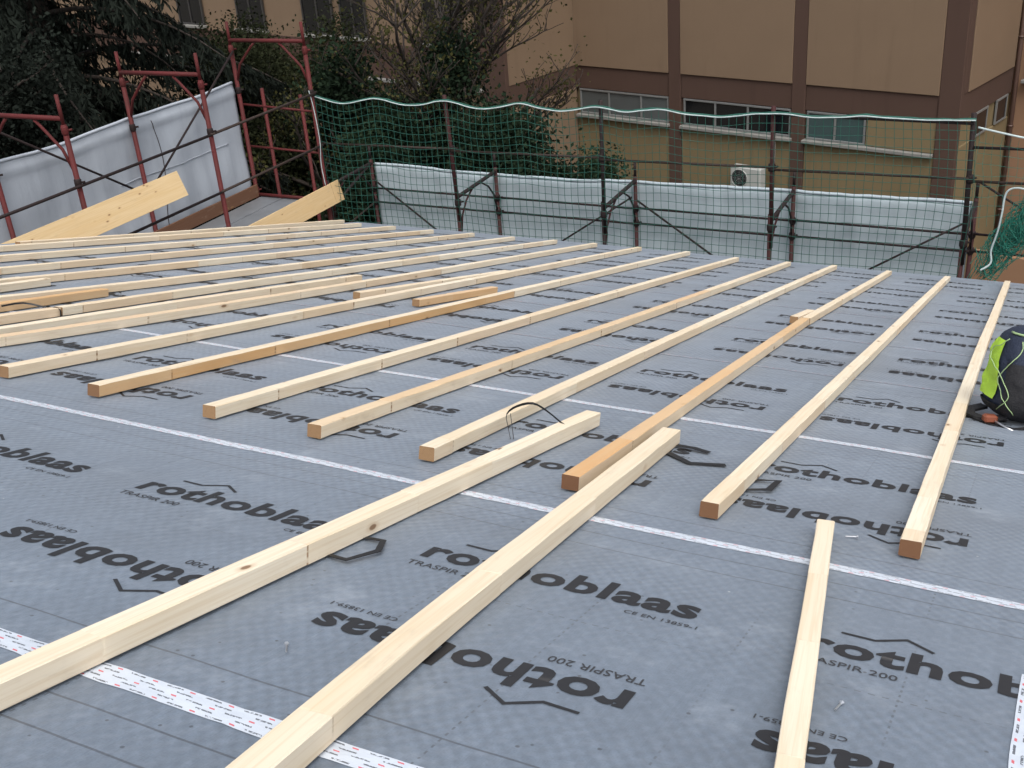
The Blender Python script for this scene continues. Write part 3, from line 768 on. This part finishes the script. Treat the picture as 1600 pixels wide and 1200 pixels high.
# ------------------------------------------------------------------ safety nets
def net_y(x, z): return 12.205+.035*noise.noise((x*1.3, z*1.6, 0))+.02*math.sin(x*3.05)
def rope_z(x):
    spans = [-9.22, -8.3, -7.2, -6.2, -5.15, -4.4, -3.07, -2.1, -1.0]
    for a, b in zip(spans, spans[1:]):
        if a <= x <= b:
            t = (x-a)/(b-a); return -3.045-(.075 if b < -3 else .02)*math.sin(t*math.pi)**1.5*(1 if b-a > .9 else .6)+.012*noise.noise((x*4, 0, 0))
    return -3.05
nets = empty('safety_net', W(-5.1, 12.2, -3.05)); tag(nets, 'green mesh safety net hung on poles along the eave', 'net')
mb = MB(); n0 = nets.location
def npt(x, t):
    zt = rope_z(x); z = zt+(-4.92-zt)*t
    xx = x+.022*noise.noise((x*.9, z*1.5, 8))+(.05*math.sin(max(0, x+2.2)*1.6)*math.sin(t*4) if x > -2.2 else 0)
    zz = z+.020*noise.noise((x*1.4, z*.8, 4))
    return W(xx, net_y(x, z), zz)-n0
NX, NZc = 92, 19
for i in range(NX+1):
    x = -9.2+8.2*i/NX; mb.tube([npt(x, j/12) for j in range(13)], .0033, 4, False)
for j in range(1, NZc+1):
    mb.tube([npt(-9.2+8.2*i/120, j/NZc) for i in range(121)], .0033, 4, False)
mb.build('mesh', M['net'], nets, True)
xs = np.linspace(-9.2, -1.0, 160)
MB().tube([W(x, net_y(x, -3.05)-.01, rope_z(x)+.006) for x in xs], .0075, 6).build('border_rope', M['rope'], nets, True)
mb_ = MB().tube([W(x, net_y(x, -3.05)+.012, rope_z(x)+.012+.012*noise.noise((x*7, 2, 0))) for x in xs], .013, 6)
mb_.build('green_edge_cord', M['net'], nets, True)
for nm in ('border_rope', 'green_edge_cord'):
    for o in nets.children:
        if o.name.startswith(nm): o.data.transform(Matrix.Translation(-n0))

# second net, gathered at the right corner
net2 = empty('safety_net', W(-.6, 12.1, -3.2)); tag(net2, 'bunched green net drooping from the right corner pole beside white rope', 'net')
mb = MB(); n2 = net2.location
def path2(t):
    pts = [W(.35, 12.0, -3.72), W(-.1, 12.1, -3.86), W(-.45, 12.14, -4.15), W(-.66, 12.16, -4.5), W(-.86, 12.16, -4.86)]
    x = t*(len(pts)-1); i = min(int(x), len(pts)-2); return pts[i].lerp(pts[i+1], x-i)
for q in range(150):
    a0 = RNG.uniform(0, 6.28); rr = RNG.uniform(.03, .30); ph = RNG.uniform(0, 40); t0 = RNG.uniform(-.05, .5); t1_ = t0+RNG.uniform(.3, .6)
    pts = []
    for i in range(14):
        t = min(max(t0+(t1_-t0)*i/13, 0), 1); p = path2(t); a = a0+2.5*noise.noise((t*5+ph, 0, 0))*2
        k = rr*(1.0-.35*t)*(1+.6*noise.noise((t*7, ph, 0)))
        pts.append(p+Vector((math.cos(a)*k*.75, .25*math.sin(a)*k, math.sin(a)*k*1.0+.05))-n2)
    mb.tube(pts, .0040, 4, False)
for i in range(26):    # open mesh above the bunch
    x = -.95+1.9*i/25
    mb.tube([W(x+.05*noise.noise((x*3, j*.4, 3)), 12.2+.05*noise.noise((x, j*.5, 0)), (-3.14-.11*(x+.95)-.05*math.sin((x+.95)*2))*(1-j/9)+(-3.95-.25*max(0, -x))*j/9)-n2 for j in range(10)], .0022, 4, False)
for j in range(1, 9):
    mb.tube([W(-.95+1.9*i/30, 12.2+.05*noise.noise((i*.1, j*.5, 0)), (-3.14-.11*(1.9*i/30)-.05*math.sin((1.9*i/30)*2))*(1-j/9)+(-3.95-.25*max(0, .95-1.9*i/30))*j/9+.02*noise.noise((i*.3, j, 1)))-n2 for i in range(31)], .0022, 4, False)
mb.build('mesh', M['net2'], net2, True)
MB().tube([W(-.97+1.9*i/40, 12.17, -3.10-.11*(1.9*i/40)-.05*math.sin(1.9*i/20))-n2 for i in range(41)], .011, 6).build('border_rope', M['rope'], net2, True)
rp = [W(-.30, 12.0, -3.72), W(-.5, 12.02, -3.66), W(-.62, 12.04, -3.72), W(-.64, 12.05, -3.95), W(-.66, 12.06, -4.15), W(-.70, 12.07, -4.36), W(-.69, 12.06, -4.50), W(-.78, 12.04, -4.58)]
pp = []
for a, b in zip(rp, rp[1:]):
    for i in range(5): pp.append(a.lerp(b, i/5)+Vector((.008*noise.noise((i*3., a.x*9, 0)), 0, .008*noise.noise((i*2., a.z*9, 3)))))
o = MB().tube(smooth_path(rp, 6), .010, 6).build('white_rope', M['rope'], None, True)
tag(o, 'loose white rope dangling beside the bunched green net', 'rope')
rp = [W(-9.14, 12.0, -2.92), W(-9.11, 12.0, -3.1), W(-9.09, 12.0, -3.35), W(-9.085, 12.0, -3.62), W(-9.12, 12.0, -3.9), W(-9.10, 12.0, -4.2)]
o = MB().tube(smooth_path(rp, 6), .0055, 6).build('white_rope', M['rope'], None, True)
tag(o, 'thin white rope tied down the red corner post', 'rope')

# ------------------------------------------------------------------ neighbouring building
PHI = rad(-13.983); BM = Matrix.Translation((0, 0, CZ)) @ Matrix.Rotation(PHI, 4, 'Z')   # a right along the facade, b away, z from eye level
bld = empty('apartment_building', mw=BM); tag(bld, 'tan plastered apartment block with brown pilasters and bands beyond the net', 'building')
def part(name, a, b, m_, c=.012, par=None): return MB().cbox(a, b, c).build(name, M[m_], par or bld)
ZT, ZG = 2.5, -13.2
A0, A1, A2, A3 = -20.27, -16.89, -13.21, -9.20
# core bodies (set back behind the applied panels)
part('wall', (A0-.002, 26.10, ZG), (A3-.03, 40, ZT), 'wall2')
part('wall', (-46, 22.98, ZG), (A0-.05, 40, ZT), 'wall')
part('wall', (A3-.028, 29.62, ZG), (3.5, 40, ZT-.4), 'peach')
# main facade: upper panels proud of the band, pilasters
def facade(aL, aR, plL):
    part('wall_panel', (aL, 25.985, -6.335), (aR, 26.11, ZT-.02), 'wall', .01)
    part('band', (aL, 26.03, -6.97), (aR, 26.12, -6.337), 'brown', .008)
    part('wall_panel', (aL, 26.04, ZG), (aR, 26.14, -7.80), 'wall2', .01)
facade(A0+.005, -17.085, 0); facade(-16.695, -13.405, 0); facade(-13.025, -9.685, 0)
for a, b in ((-17.08, -16.70), (-13.40, -13.03), (-9.68, -9.17)):
    part('pilaster', (a, 25.995, ZG), (b, 26.16, ZT-.01), 'brown', .012)
part('wall_panel', (-11.40, 26.035, -7.70), (-9.69, 26.13, -6.975), 'wall2', .008)
# side wall to the right
part('wall_panel', (A3-.04, 26.42, -6.29), (A3+.05, 29.42, ZT-.03), 'wall', .01)
part('band', (A3-.04, 26.17, -6.93), (A3+.02, 29.5, -6.292), 'brown', .008)
part('pilaster', (A3-.05, 26.165, -6.29), (A3+.03, 26.415, ZT-.02), 'brown', .01)
part('wall_panel', (A3-.04, 26.17, ZG), (A3+.01, 29.5, -7.55), 'wall2', .01)
# return wall and left wing
part('wall_panel', (A0-.05, 23.0, -6.335), (A0+.03, 25.98, ZT-.03), 'wall', .01)
part('band', (A0-.05, 23.0, -6.97), (A0+.012, 26.02, -6.337), 'brown', .008)
part('wall_panel', (A0-.05, 23.0, ZG), (A0+.02, 26.02, -6.972), 'wall', .01)
part('pilaster', (-21.02, 22.86, ZG), (A0+.09, 22.996, ZT-.01), 'brown', .012)
part('ledge', (-46, 22.80, -6.53), (-21.03, 22.985, -6.44), 'sill', .01)
part('band', (-46, 22.93, -6.44), (-21.03, 22.986, -5.45), 'brown', .008)

def window(a0, a1, z0, z1, b, mulls, glass, fr='frame', sill=True, axis='a', depth=.10):
    """window in a facade facing the viewer"""
    w_ = empty('window'); w_.parent = bld; w_.location = ((a0+a1)/2, b, z0); o0 = Vector(w_.location)
    def P(name, a, c, m_, ch=.006):
        mb = MB().cbox(a, c, ch); mb.v = [tuple(Vector(q)-o0) for q in mb.v]; return mb.build(name, M[m_], w_)
    t = .05
    P('frame', (a0, b-.04, z0), (a1, b+.05, z0+t), fr); P('frame', (a0, b-.04, z1-t), (a1, b+.05, z1), fr)
    edges = [a0]+list(mulls)+[a1]
    for i, m_ in enumerate(edges):
        x0 = m_-t/2 if 0 < i < len(edges)-1 else (a0 if i == 0 else a1-t)
        P('frame', (x0, b-.035, z0+t+.001), (x0+t, b+.045, z1-t-.001), fr)
    for i in range(len(edges)-1):
        gl = glass[i % len(glass)]
        P('pane', (edges[i]+t*.6, b+.0, z0+t*.7), (edges[i+1]-t*.6, b+.012, z1-t*.7), gl, .002)
    if sill: P('sill', (a0-.06, b-.18, z0-.085), (a1+.06, b+.06, z0-.004), 'sill', .008)
    return w_
# recess reveals: dark boxes are the room volume behind the strip windows
for (a, c) in ((A0+.1, -17.09), (-16.69, -13.41), (-13.02, -11.41)):
    part('reveal', (a, 26.085, -7.80), (c, 26.099, -6.97), 'brown', .002)
window(-20.15, -17.10, -7.70, -6.985, 26.06, (-19.12, -18.02), ['glassb'], 'frame')
window(-16.62, -13.42, -7.70, -6.985, 26.06, (-15.64, -14.66), ['glassd', 'glassd', 'glassd'], 'frame')
window(-12.98, -11.42, -7.70, -6.985, 26.06, (-12.22,), ['glassg'], 'frame')
part('sill', (-11.40, 25.90, -7.79), (-9.70, 26.05, -7.71), 'sill', .008)
for (a0, a1) in ((-23.1, -21.66), (-26.55, -25.45), (-28.3, -26.9), (-31.6, -30.2), (-34.9, -33.5)):
    window(a0, a1, -5.30, -3.6, 22.90, ((a0+a1)/2,), ['glassd'], 'dframe')
for (b0, b1) in ((27.1, 27.85), (28.5, 29.2)):          # openings in the right side wall
    w_ = empty('window'); w_.parent = bld; w_.location = (A3+.02, b0, -7.5)
    mb = MB().cbox((-.02, 0, 0), (.012, b1-b0, .56), .004); mb.build('pane', M['glassd'], w_)
    for z in (0, .56): MB().cbox((-.02, -.03, z-.025), (.03, b1-b0+.03, z+.025), .004).build('frame', M['frame'], w_)
    for q in (0, b1-b0): MB().cbox((-.02, q-.025, .026), (.026, q+.025, .534), .004).build('frame', M['frame'], w_)
window(-8.9, -8.0, -6.6, -5.5, 29.58, (-8.45,), ['glassd'], 'dframe')
def pipe_(a, b, z0, z1, r=.06, name='drainpipe'):
    MB().tube([(a, b, z0), (a, b, z1)], r, 10).build(name, M['pipe'], bld, True)
    for z in np.arange(z0+1, z1, 2.2): MB().tube([(a, b, z), (a, b, z+.05)], r*1.25, 10).build('pipe_clip', M['pipe'], bld, True)
pipe_(A3+.10, 29.50, ZG, ZT-.5)
MB().tube([(-13.82, 25.95, -9.4), (-13.82, 25.95, -7.85)], .035, 8).build('conduit', M['acw'], bld, True)
part('low_wall', (A3-.02, 28.1, ZG), (3.0, 28.3, -10.7), 'peach', .02)

# air conditioner on the facade
acm = BM @ Matrix.Translation((-14.45, 25.75, -9.12))
ac = empty('air_conditioner', mw=acm); tag(ac, 'white outdoor air conditioner unit with round dark fan on the tan wall', 'air conditioner')
MB().cbox((-.45, -.16, 0), (.45, .14, .60), .025).build('casing', M['acw'], ac)
ring = MB().tube([(-.17+.235*math.cos(i*2*math.pi/32), -.168, .30+.235*math.sin(i*2*math.pi/32)) for i in range(33)], .012, 6, False); ring.build('fan_ring', M['acw'], ac, True)
fan = MB(); fan.v = [(-.17, -.163, .30)]+[(-.17+.225*math.cos(i*2*math.pi/32), -.163, .30+.225*math.sin(i*2*math.pi/32)) for i in range(32)]
for i in range(32): fan.f.append((0, 1+i, 1+(i+1) % 32)[::-1]); fan.mi.append(0)
fan.build('fan_opening', M['black'], ac)
gr = MB()
for k in range(1, 5): gr.tube([(-.17+.05*k*math.cos(i*2*math.pi/24), -.172, .30+.05*k*math.sin(i*2*math.pi/24)) for i in range(25)], .003, 4, False)
for k in range(8): gr.tube([(-.17, -.174, .30), (-.17+.225*math.cos(k*math.pi/4), -.174, .30+.225*math.sin(k*math.pi/4))], .003, 4)
gr.build('fan_grille', M['frame'], ac, True)
for x in (-.33, .33): MB().cbox((x-.02, -.14, -.05), (x+.02, .30, -.004), .004).build('bracket', M['frame'], ac)

# ------------------------------------------------------------------ trees
def mesh_np(name, verts, faces4, mat_, parent):
    me = bpy.data.meshes.new(name); nv, nf = len(verts), len(faces4)
    me.vertices.add(nv); me.vertices.foreach_set('co', np.asarray(verts, np.float32).ravel())
    me.loops.add(nf*4); me.loops.foreach_set('vertex_index', np.asarray(faces4, np.int32).ravel())
    me.polygons.add(nf); me.polygons.foreach_set('loop_start', np.arange(0, nf*4, 4, dtype=np.int32))
    me.polygons.foreach_set('loop_total', np.full(nf, 4, np.int32))
    me.materials.append(mat_); me.update(calc_edges=True); me.validate()
    return link(name, me, parent)
def leaves(cent, size, elong=1.6, droop=None):
    """one bent quad leaf per centre"""
    n = len(cent); d = RNG.normal(size=(n, 3)); d[:, 2] -= .25
    if droop is not None: d = d*.55+droop
    d /= np.linalg.norm(d, axis=1, keepdims=True)
    e = np.cross(d, RNG.normal(size=(n, 3))); e /= np.linalg.norm(e, axis=1, keepdims=True)+1e-9
    s_ = size*RNG.uniform(.6, 1.4, (n, 1))
    v = np.empty((n, 4, 3)); v[:, 0] = cent-d*s_*elong*.5; v[:, 1] = cent+e*s_*.5; v[:, 2] = cent+d*s_*elong*.5; v[:, 3] = cent-e*s_*.5
    return v.reshape(-1, 3), np.arange(n*4).reshape(n, 4)
def grow(base, hgt, lean, levels, r0, rs, nb=(4, 5, 4), spread=(.9, .8, .7), up=.25, lenf=.62, first=.35):
    """recursive limbs: returns list of (points, radii) and the tip points"""
    limbs = []; tips = []
    def rec(p, d, L, r, lv):
        n = 6; pts = [p]; q = p.copy(); dd = d.copy()
        for i in range(n):
            dd = (dd+Vector((rs.gauss(0, .12), rs.gauss(0, .12), rs.gauss(0, .08)+(up*.15 if lv else 0)))).normalized(); q = q+dd*(L/n); pts.append(q.copy())
        limbs.append((pts, [r*(1-.62*i/n) for i in range(n+1)]))
        if lv >= levels:
            tips.extend(pts[2:]); return
        for k in range(nb[min(lv, len(nb)-1)]):
            t = first+(1-first)*(k+rs.random())/nb[min(lv, len(nb)-1)] if lv == 0 else .3+.7*rs.random()
            i = min(int(t*n), n-1); pp = pts[i].lerp(pts[i+1], t*n-i)
            az = rs.uniform(0, 6.28); sd_ = Vector((math.cos(az), math.sin(az), 0)); sp_ = spread[min(lv, len(spread)-1)]
            nd = (dd*(1-sp_*.5)+sd_*sp_+Vector((0, 0, up))).normalized()
            rec(pp, nd, L*lenf*rs.uniform(.75, 1.15), r*.5*(1-.35*t), lv+1)
        tips.append(pts[-1])
    rec(Vector(base), Vector(lean).normalized(), hgt, r0, 0)
    return limbs, tips
def tree(name, label, x, y, hgt, r0, leafmat, nleaf, lsize, blob, seed, levels=3, nb=(9, 5, 4), lean=(0, 0, 1), lenf=.5, first=.3, up=.25, spread=(.9, .8, .7), group=None):
    rs = random.Random(seed)
    t = empty(name, (x, y, 0)); tag(t, label, 'tree' if 'shrub' not in name else 'shrub', group)
    limbs, tips = grow((0, 0, -.1), hgt, lean, levels, r0, rs, nb, spread, up, lenf, first)
    mb = MB()
    for i, (p, r) in enumerate(limbs): mb.tube(p, [max(q, .006) for q in r], 7 if i == 0 else 5, True)
    mb.build('trunk', M['bark'], t, True)
    T = np.array([list(q) for q in tips]); idx = RNG.integers(0, len(T), nleaf)
    c = T[idx]+RNG.normal(size=(nleaf, 3))*blob
    v, f = leaves(c, lsize); mesh_np('crown', v, f, leafmat, t)
    return t

def conifer(name, label, x, y, zb, zt, rmax, seed, n_br=120, mat_=None):
    rs = random.Random(seed); t = empty(name, (x, y, 0)); tag(t, label, 'tree')
    MB().tube([(0, 0, -.1), (.05, 0, zt*.5), (0, .05, zt)], [.34, .22, .03], 9).build('trunk', M['bark'], t, True)
    cs = []; dr = []; mb = MB()
    for k in range(n_br):
        fz = k/n_br; z = zb+(zt-zb)*fz; L = rmax*(1-fz)**.55*rs.uniform(.72, 1.12); az = k*2.39996+rs.uniform(-.3, .3)
        d = Vector((math.cos(az), math.sin(az), 0)); sd_ = Vector((-d.y, d.x, 0)); pts = []
        for i in range(9):
            s_ = i/8; pts.append(Vector((0, 0, z))+d*(L*s_)+Vector((0, 0, .30*L*s_-.52*L*s_*s_))+sd_*(.10*L*s_*math.sin(3*s_+k)))
        mb.tube(pts, [max(.006, .05*(1-.85*i/8)) for i in range(9)], 5, False)
        m_ = int(760*L/rmax)+160
        for _ in range(m_):
            s_ = rs.random()**.62; i = min(int(s_*8), 7); p = pts[i].lerp(pts[i+1], s_*8-i)
            wd = .52*(1-s_*.6)*L/rmax+.12; q = rs.uniform(-1, 1)
            cs.append(tuple(p+sd_*(q*wd)+Vector((0, 0, -abs(q)*wd*.25-rs.random()**2*.34)))); dr.append(tuple(d*.4+sd_*(.6*q)+Vector((0, 0, -1.0))))
    mb.build('limbs', M['bark'], t, True)
    v, f = leaves(np.array(cs), .038, 5.0, np.array(dr)); mesh_np('crown', v, f, mat_ or M['cedar'], t)
    return t

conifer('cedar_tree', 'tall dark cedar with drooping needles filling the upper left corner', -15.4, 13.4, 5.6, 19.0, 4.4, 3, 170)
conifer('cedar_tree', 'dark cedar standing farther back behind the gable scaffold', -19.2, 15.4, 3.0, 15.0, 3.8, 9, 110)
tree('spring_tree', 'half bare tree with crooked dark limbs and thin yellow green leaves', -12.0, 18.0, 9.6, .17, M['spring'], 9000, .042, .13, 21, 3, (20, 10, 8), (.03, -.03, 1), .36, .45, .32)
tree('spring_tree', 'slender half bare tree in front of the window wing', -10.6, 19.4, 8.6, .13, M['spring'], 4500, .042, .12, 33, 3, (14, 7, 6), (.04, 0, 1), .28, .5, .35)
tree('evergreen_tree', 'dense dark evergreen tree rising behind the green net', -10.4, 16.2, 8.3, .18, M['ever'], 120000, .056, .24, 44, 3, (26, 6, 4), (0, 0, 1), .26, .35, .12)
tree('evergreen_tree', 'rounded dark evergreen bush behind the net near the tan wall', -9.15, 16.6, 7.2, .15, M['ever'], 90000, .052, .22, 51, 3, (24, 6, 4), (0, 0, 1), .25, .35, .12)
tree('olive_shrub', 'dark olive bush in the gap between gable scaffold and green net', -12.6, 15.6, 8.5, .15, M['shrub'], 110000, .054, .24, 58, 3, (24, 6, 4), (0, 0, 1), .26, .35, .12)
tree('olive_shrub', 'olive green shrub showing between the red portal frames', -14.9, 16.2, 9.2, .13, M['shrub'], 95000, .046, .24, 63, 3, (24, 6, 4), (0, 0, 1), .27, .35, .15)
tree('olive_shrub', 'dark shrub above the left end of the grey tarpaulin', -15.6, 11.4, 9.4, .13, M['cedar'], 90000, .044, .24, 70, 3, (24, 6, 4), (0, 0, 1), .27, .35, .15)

# ------------------------------------------------------------------ backpack
bpw = ROOF @ Matrix.Translation((-.02, 5.22, .006)) @ Matrix.Rotation(rad(24), 4, 'Z') @ Matrix.Rotation(rad(4), 4, 'X') @ Matrix.Scale(.84, 4, (0, 0, 1))
bag = empty('backpack', mw=bpw); tag(bag, 'navy and black backpack with neon yellow side panel and lime cords', 'backpack')
def bagpt(a, t, grow_=0.0):
    """a: angle round the body, t: 0 bottom .. 1 top"""
    hw_, hd = .215, .155
    prof = (1-abs(2*t-1)**6)**.5 if 0 < t < 1 else 0
    prof = max(prof, .0); taper = 1.0-.26*t**1.6
    c, s_ = math.cos(a), math.sin(a); e = .55
    x = math.copysign(abs(c)**e, c)*hw_; y = math.copysign(abs(s_)**e, s_)*hd
    fr = max(0, -s_); y -= .055*fr*math.exp(-((t-.34)/.24)**2)
    wr = .022*noise.noise((c*2.0, s_*2.0, t*4))+.012*noise.noise((c*5, s_*5, t*11))+.006*noise.noise((c*11, s_*11, t*25))
    k = prof*taper*(1+wr*3)+grow_*prof
    return Vector((x*k-.03*t*t, y*k-.035*t+.05*t*t, .49*t-.05*t*t*max(0, c)))
def bag_patch(name, m_, a0, a1, t0, t1, nu, nv, gr=0.0, wrap=False, curve=False):
    mb = MB()
    for j in range(nv+1):
        for i in range(nu+(0 if wrap else 1)): mb.v.append(tuple(bagpt(a0+(a1-a0)*(i/nu if not curve else .5+(i/nu-.5)*(.62+.38*math.sin(math.pi*(.15+.75*j/nv)))), t0+(t1-t0)*j/nv, gr)))
    st = nu if wrap else nu+1
    for j in range(nv):
        for i in range(nu):
            a = j*st+i; b = j*st+((i+1) % nu if wrap else i+1); mb.f.append((a, b, b+st, a+st)); mb.mi.append(0)
    return mb.build(name, M[m_], bag, True)
bag_patch('body', 'navy', 0, 2*math.pi, 0.001, .999, 56, 36, 0, True)
bag_patch('side_panel', 'neon', math.pi*.86, math.pi*1.05, .24, .84, 14, 20, .035, False, True)
bag_patch('front_pocket', 'blackfab', math.pi*1.16, math.pi*1.84, .05, .66, 22, 22, .065)
bag_patch('bottom_panel', 'blackfab', math.pi*.6, math.pi*2.4, .012, .20, 44, 8, .045)
for q in range(2):
    pts = []
    for i in range(25):
        t = i/24; a = math.pi*(1.10+.10*q)+.38*math.sin(t*math.pi*2+q*2.1); pts.append(bagpt(a, .16+.72*t, .085))
    MB().tube(pts, .0022, 6).build('elastic_cord', M['lime'], bag, True)
MB().tube([bagpt(math.pi*(1.02+.9*i/20), .93, .05) for i in range(21)], .006, 6).build('piping', M['lime'], bag, True)
MB().tube([bagpt(math.pi*.5, .92)+Vector((-.03, .02, 0)), bagpt(math.pi*.5, .93)+Vector((-.02, .03, .01)), bagpt(math.pi*.5, .93)+Vector((.02, .03, .01)), bagpt(math.pi*.5, .92)+Vector((.03, .02, 0))], .009, 6).build('carry_handle', M['blackfab'], bag, True)
MB().ribbon([(-.14, -.10, .05), (-.20, -.10, .035), (-.25, -.05, .014), (-.27, .02, .010), (-.25, .08, .014), (-.18, .10, .03)], .050, (0, 0, 1), .014).build('hip_belt', M['blackfab'], bag)
MB().ribbon([(-.08, -.20, .03), (-.16, -.19, .012), (-.23, -.13, .010), (-.27, -.05, .016)], .030, (0, 0, 1), .006).build('strap', M['blackfab'], bag)
MB().cbox((-.262, -.135, .014), (-.205, -.09, .054), .014).build('buckle', M['oranget'], bag)
MB().tube([(-.22, -.14, .03), (-.19, -.18, .016), (-.17, -.21, .010)], .006, 6).build('zip_pull', M['steel'], bag, True)

# ------------------------------------------------------------------ packing straps and screws
def strap(label, lists, wid=.018, edge=False, group='black packing straps left on the roof'):
    o0 = Vector(lists[0][0]); mb = MB()
    for pts in lists:
        mb.ribbon([p-o0 for p in smooth_path(pts, 3 if edge else 1)], wid, (1, .3, 0) if edge else (0, 0, 1), .0016)
    o = mb.build('packing_strap', M['black']); o.matrix_world = ROOF @ Matrix.Translation(o0)
    return tag(o, label, 'strap', group)
strap('black packing strap loop lying flat beside the big lower left batten',
      [[(-1.60, 2.20, .006), (-1.527, 2.148, .008), (-1.442, 2.135, .012), (-1.408, 2.222, .016), (-1.440, 2.295, .014), (-1.517, 2.300, .008), (-1.58, 2.27, .006)]])
strap('two ended black packing strap by the far end of the foreground batten',
      [[(-1.19, 3.70, .006), (-1.132, 3.640, .008), (-1.035, 3.560, .008), (-.925, 3.615, .008)], [(-1.20, 3.78, .006), (-1.14, 3.763, .010), (-1.08, 3.755, .012), (-1.02, 3.742, .008)]], .030)
strap('black packing strap loop poking out under the brown ended batten',
      [[(-.86, 3.40, .006), (-.796, 3.352, .010), (-.724, 3.392, .014), (-.722, 3.515, .014), (-.79, 3.488, .010), (-.86, 3.50, .006)]], .024)
strap('thin black strap standing up as a loop between two pale battens',
      [[(-1.665, 3.47, .006), (-1.685, 3.485, .045), (-1.70, 3.50, .085), (-1.69, 3.56, .105), (-1.66, 3.63, .108), (-1.60, 3.62, .092), (-1.53, 3.60, .062), (-1.50, 3.59, .052)],
       [(-1.655, 3.475, .006), (-1.672, 3.49, .05), (-1.688, 3.505, .088)]], .009, True)
strap('black strap wrapped round the batten joint at the left edge',
      [[(-4.86, 4.25, .006), (-4.845, 4.25, .050), (-4.815, 4.25, .054), (-4.775, 4.26, .053), (-4.746, 4.26, .045), (-4.744, 4.26, .004)], [(-4.84, 4.24, .052), (-4.93, 4.18, .070), (-5.0, 4.10, .052)]], .010, True)
def screw(label, u, v, a):
    mb = MB().tube([(0, 0, .004), (.028, 0, .005), (.034, 0, .005)], [.0018, .0022, .0055], 6)
    o = mb.build('wood_screw', M['steel']); o.matrix_world = ROOF @ Matrix.Translation((u, v, .004)) @ Matrix.Rotation(a, 4, 'Z')
    tag(o, label, 'screw', 'loose screws on the membrane')
screw('shiny loose screw on the membrane by the far end of the right foreground batten', -.435, 3.085, .4)
screw('shiny loose screw just right of the batten that runs off the lower edge', -.265, 2.02, 1.4)
screw('shiny loose screw left of the middle foreground batten near the taped seam', -1.255, 1.66, 2.2)

print('objects', len(bpy.data.objects), 'tris', sum(len(o.data.polygons)*2 for o in bpy.data.objects if o.type == 'MESH'))
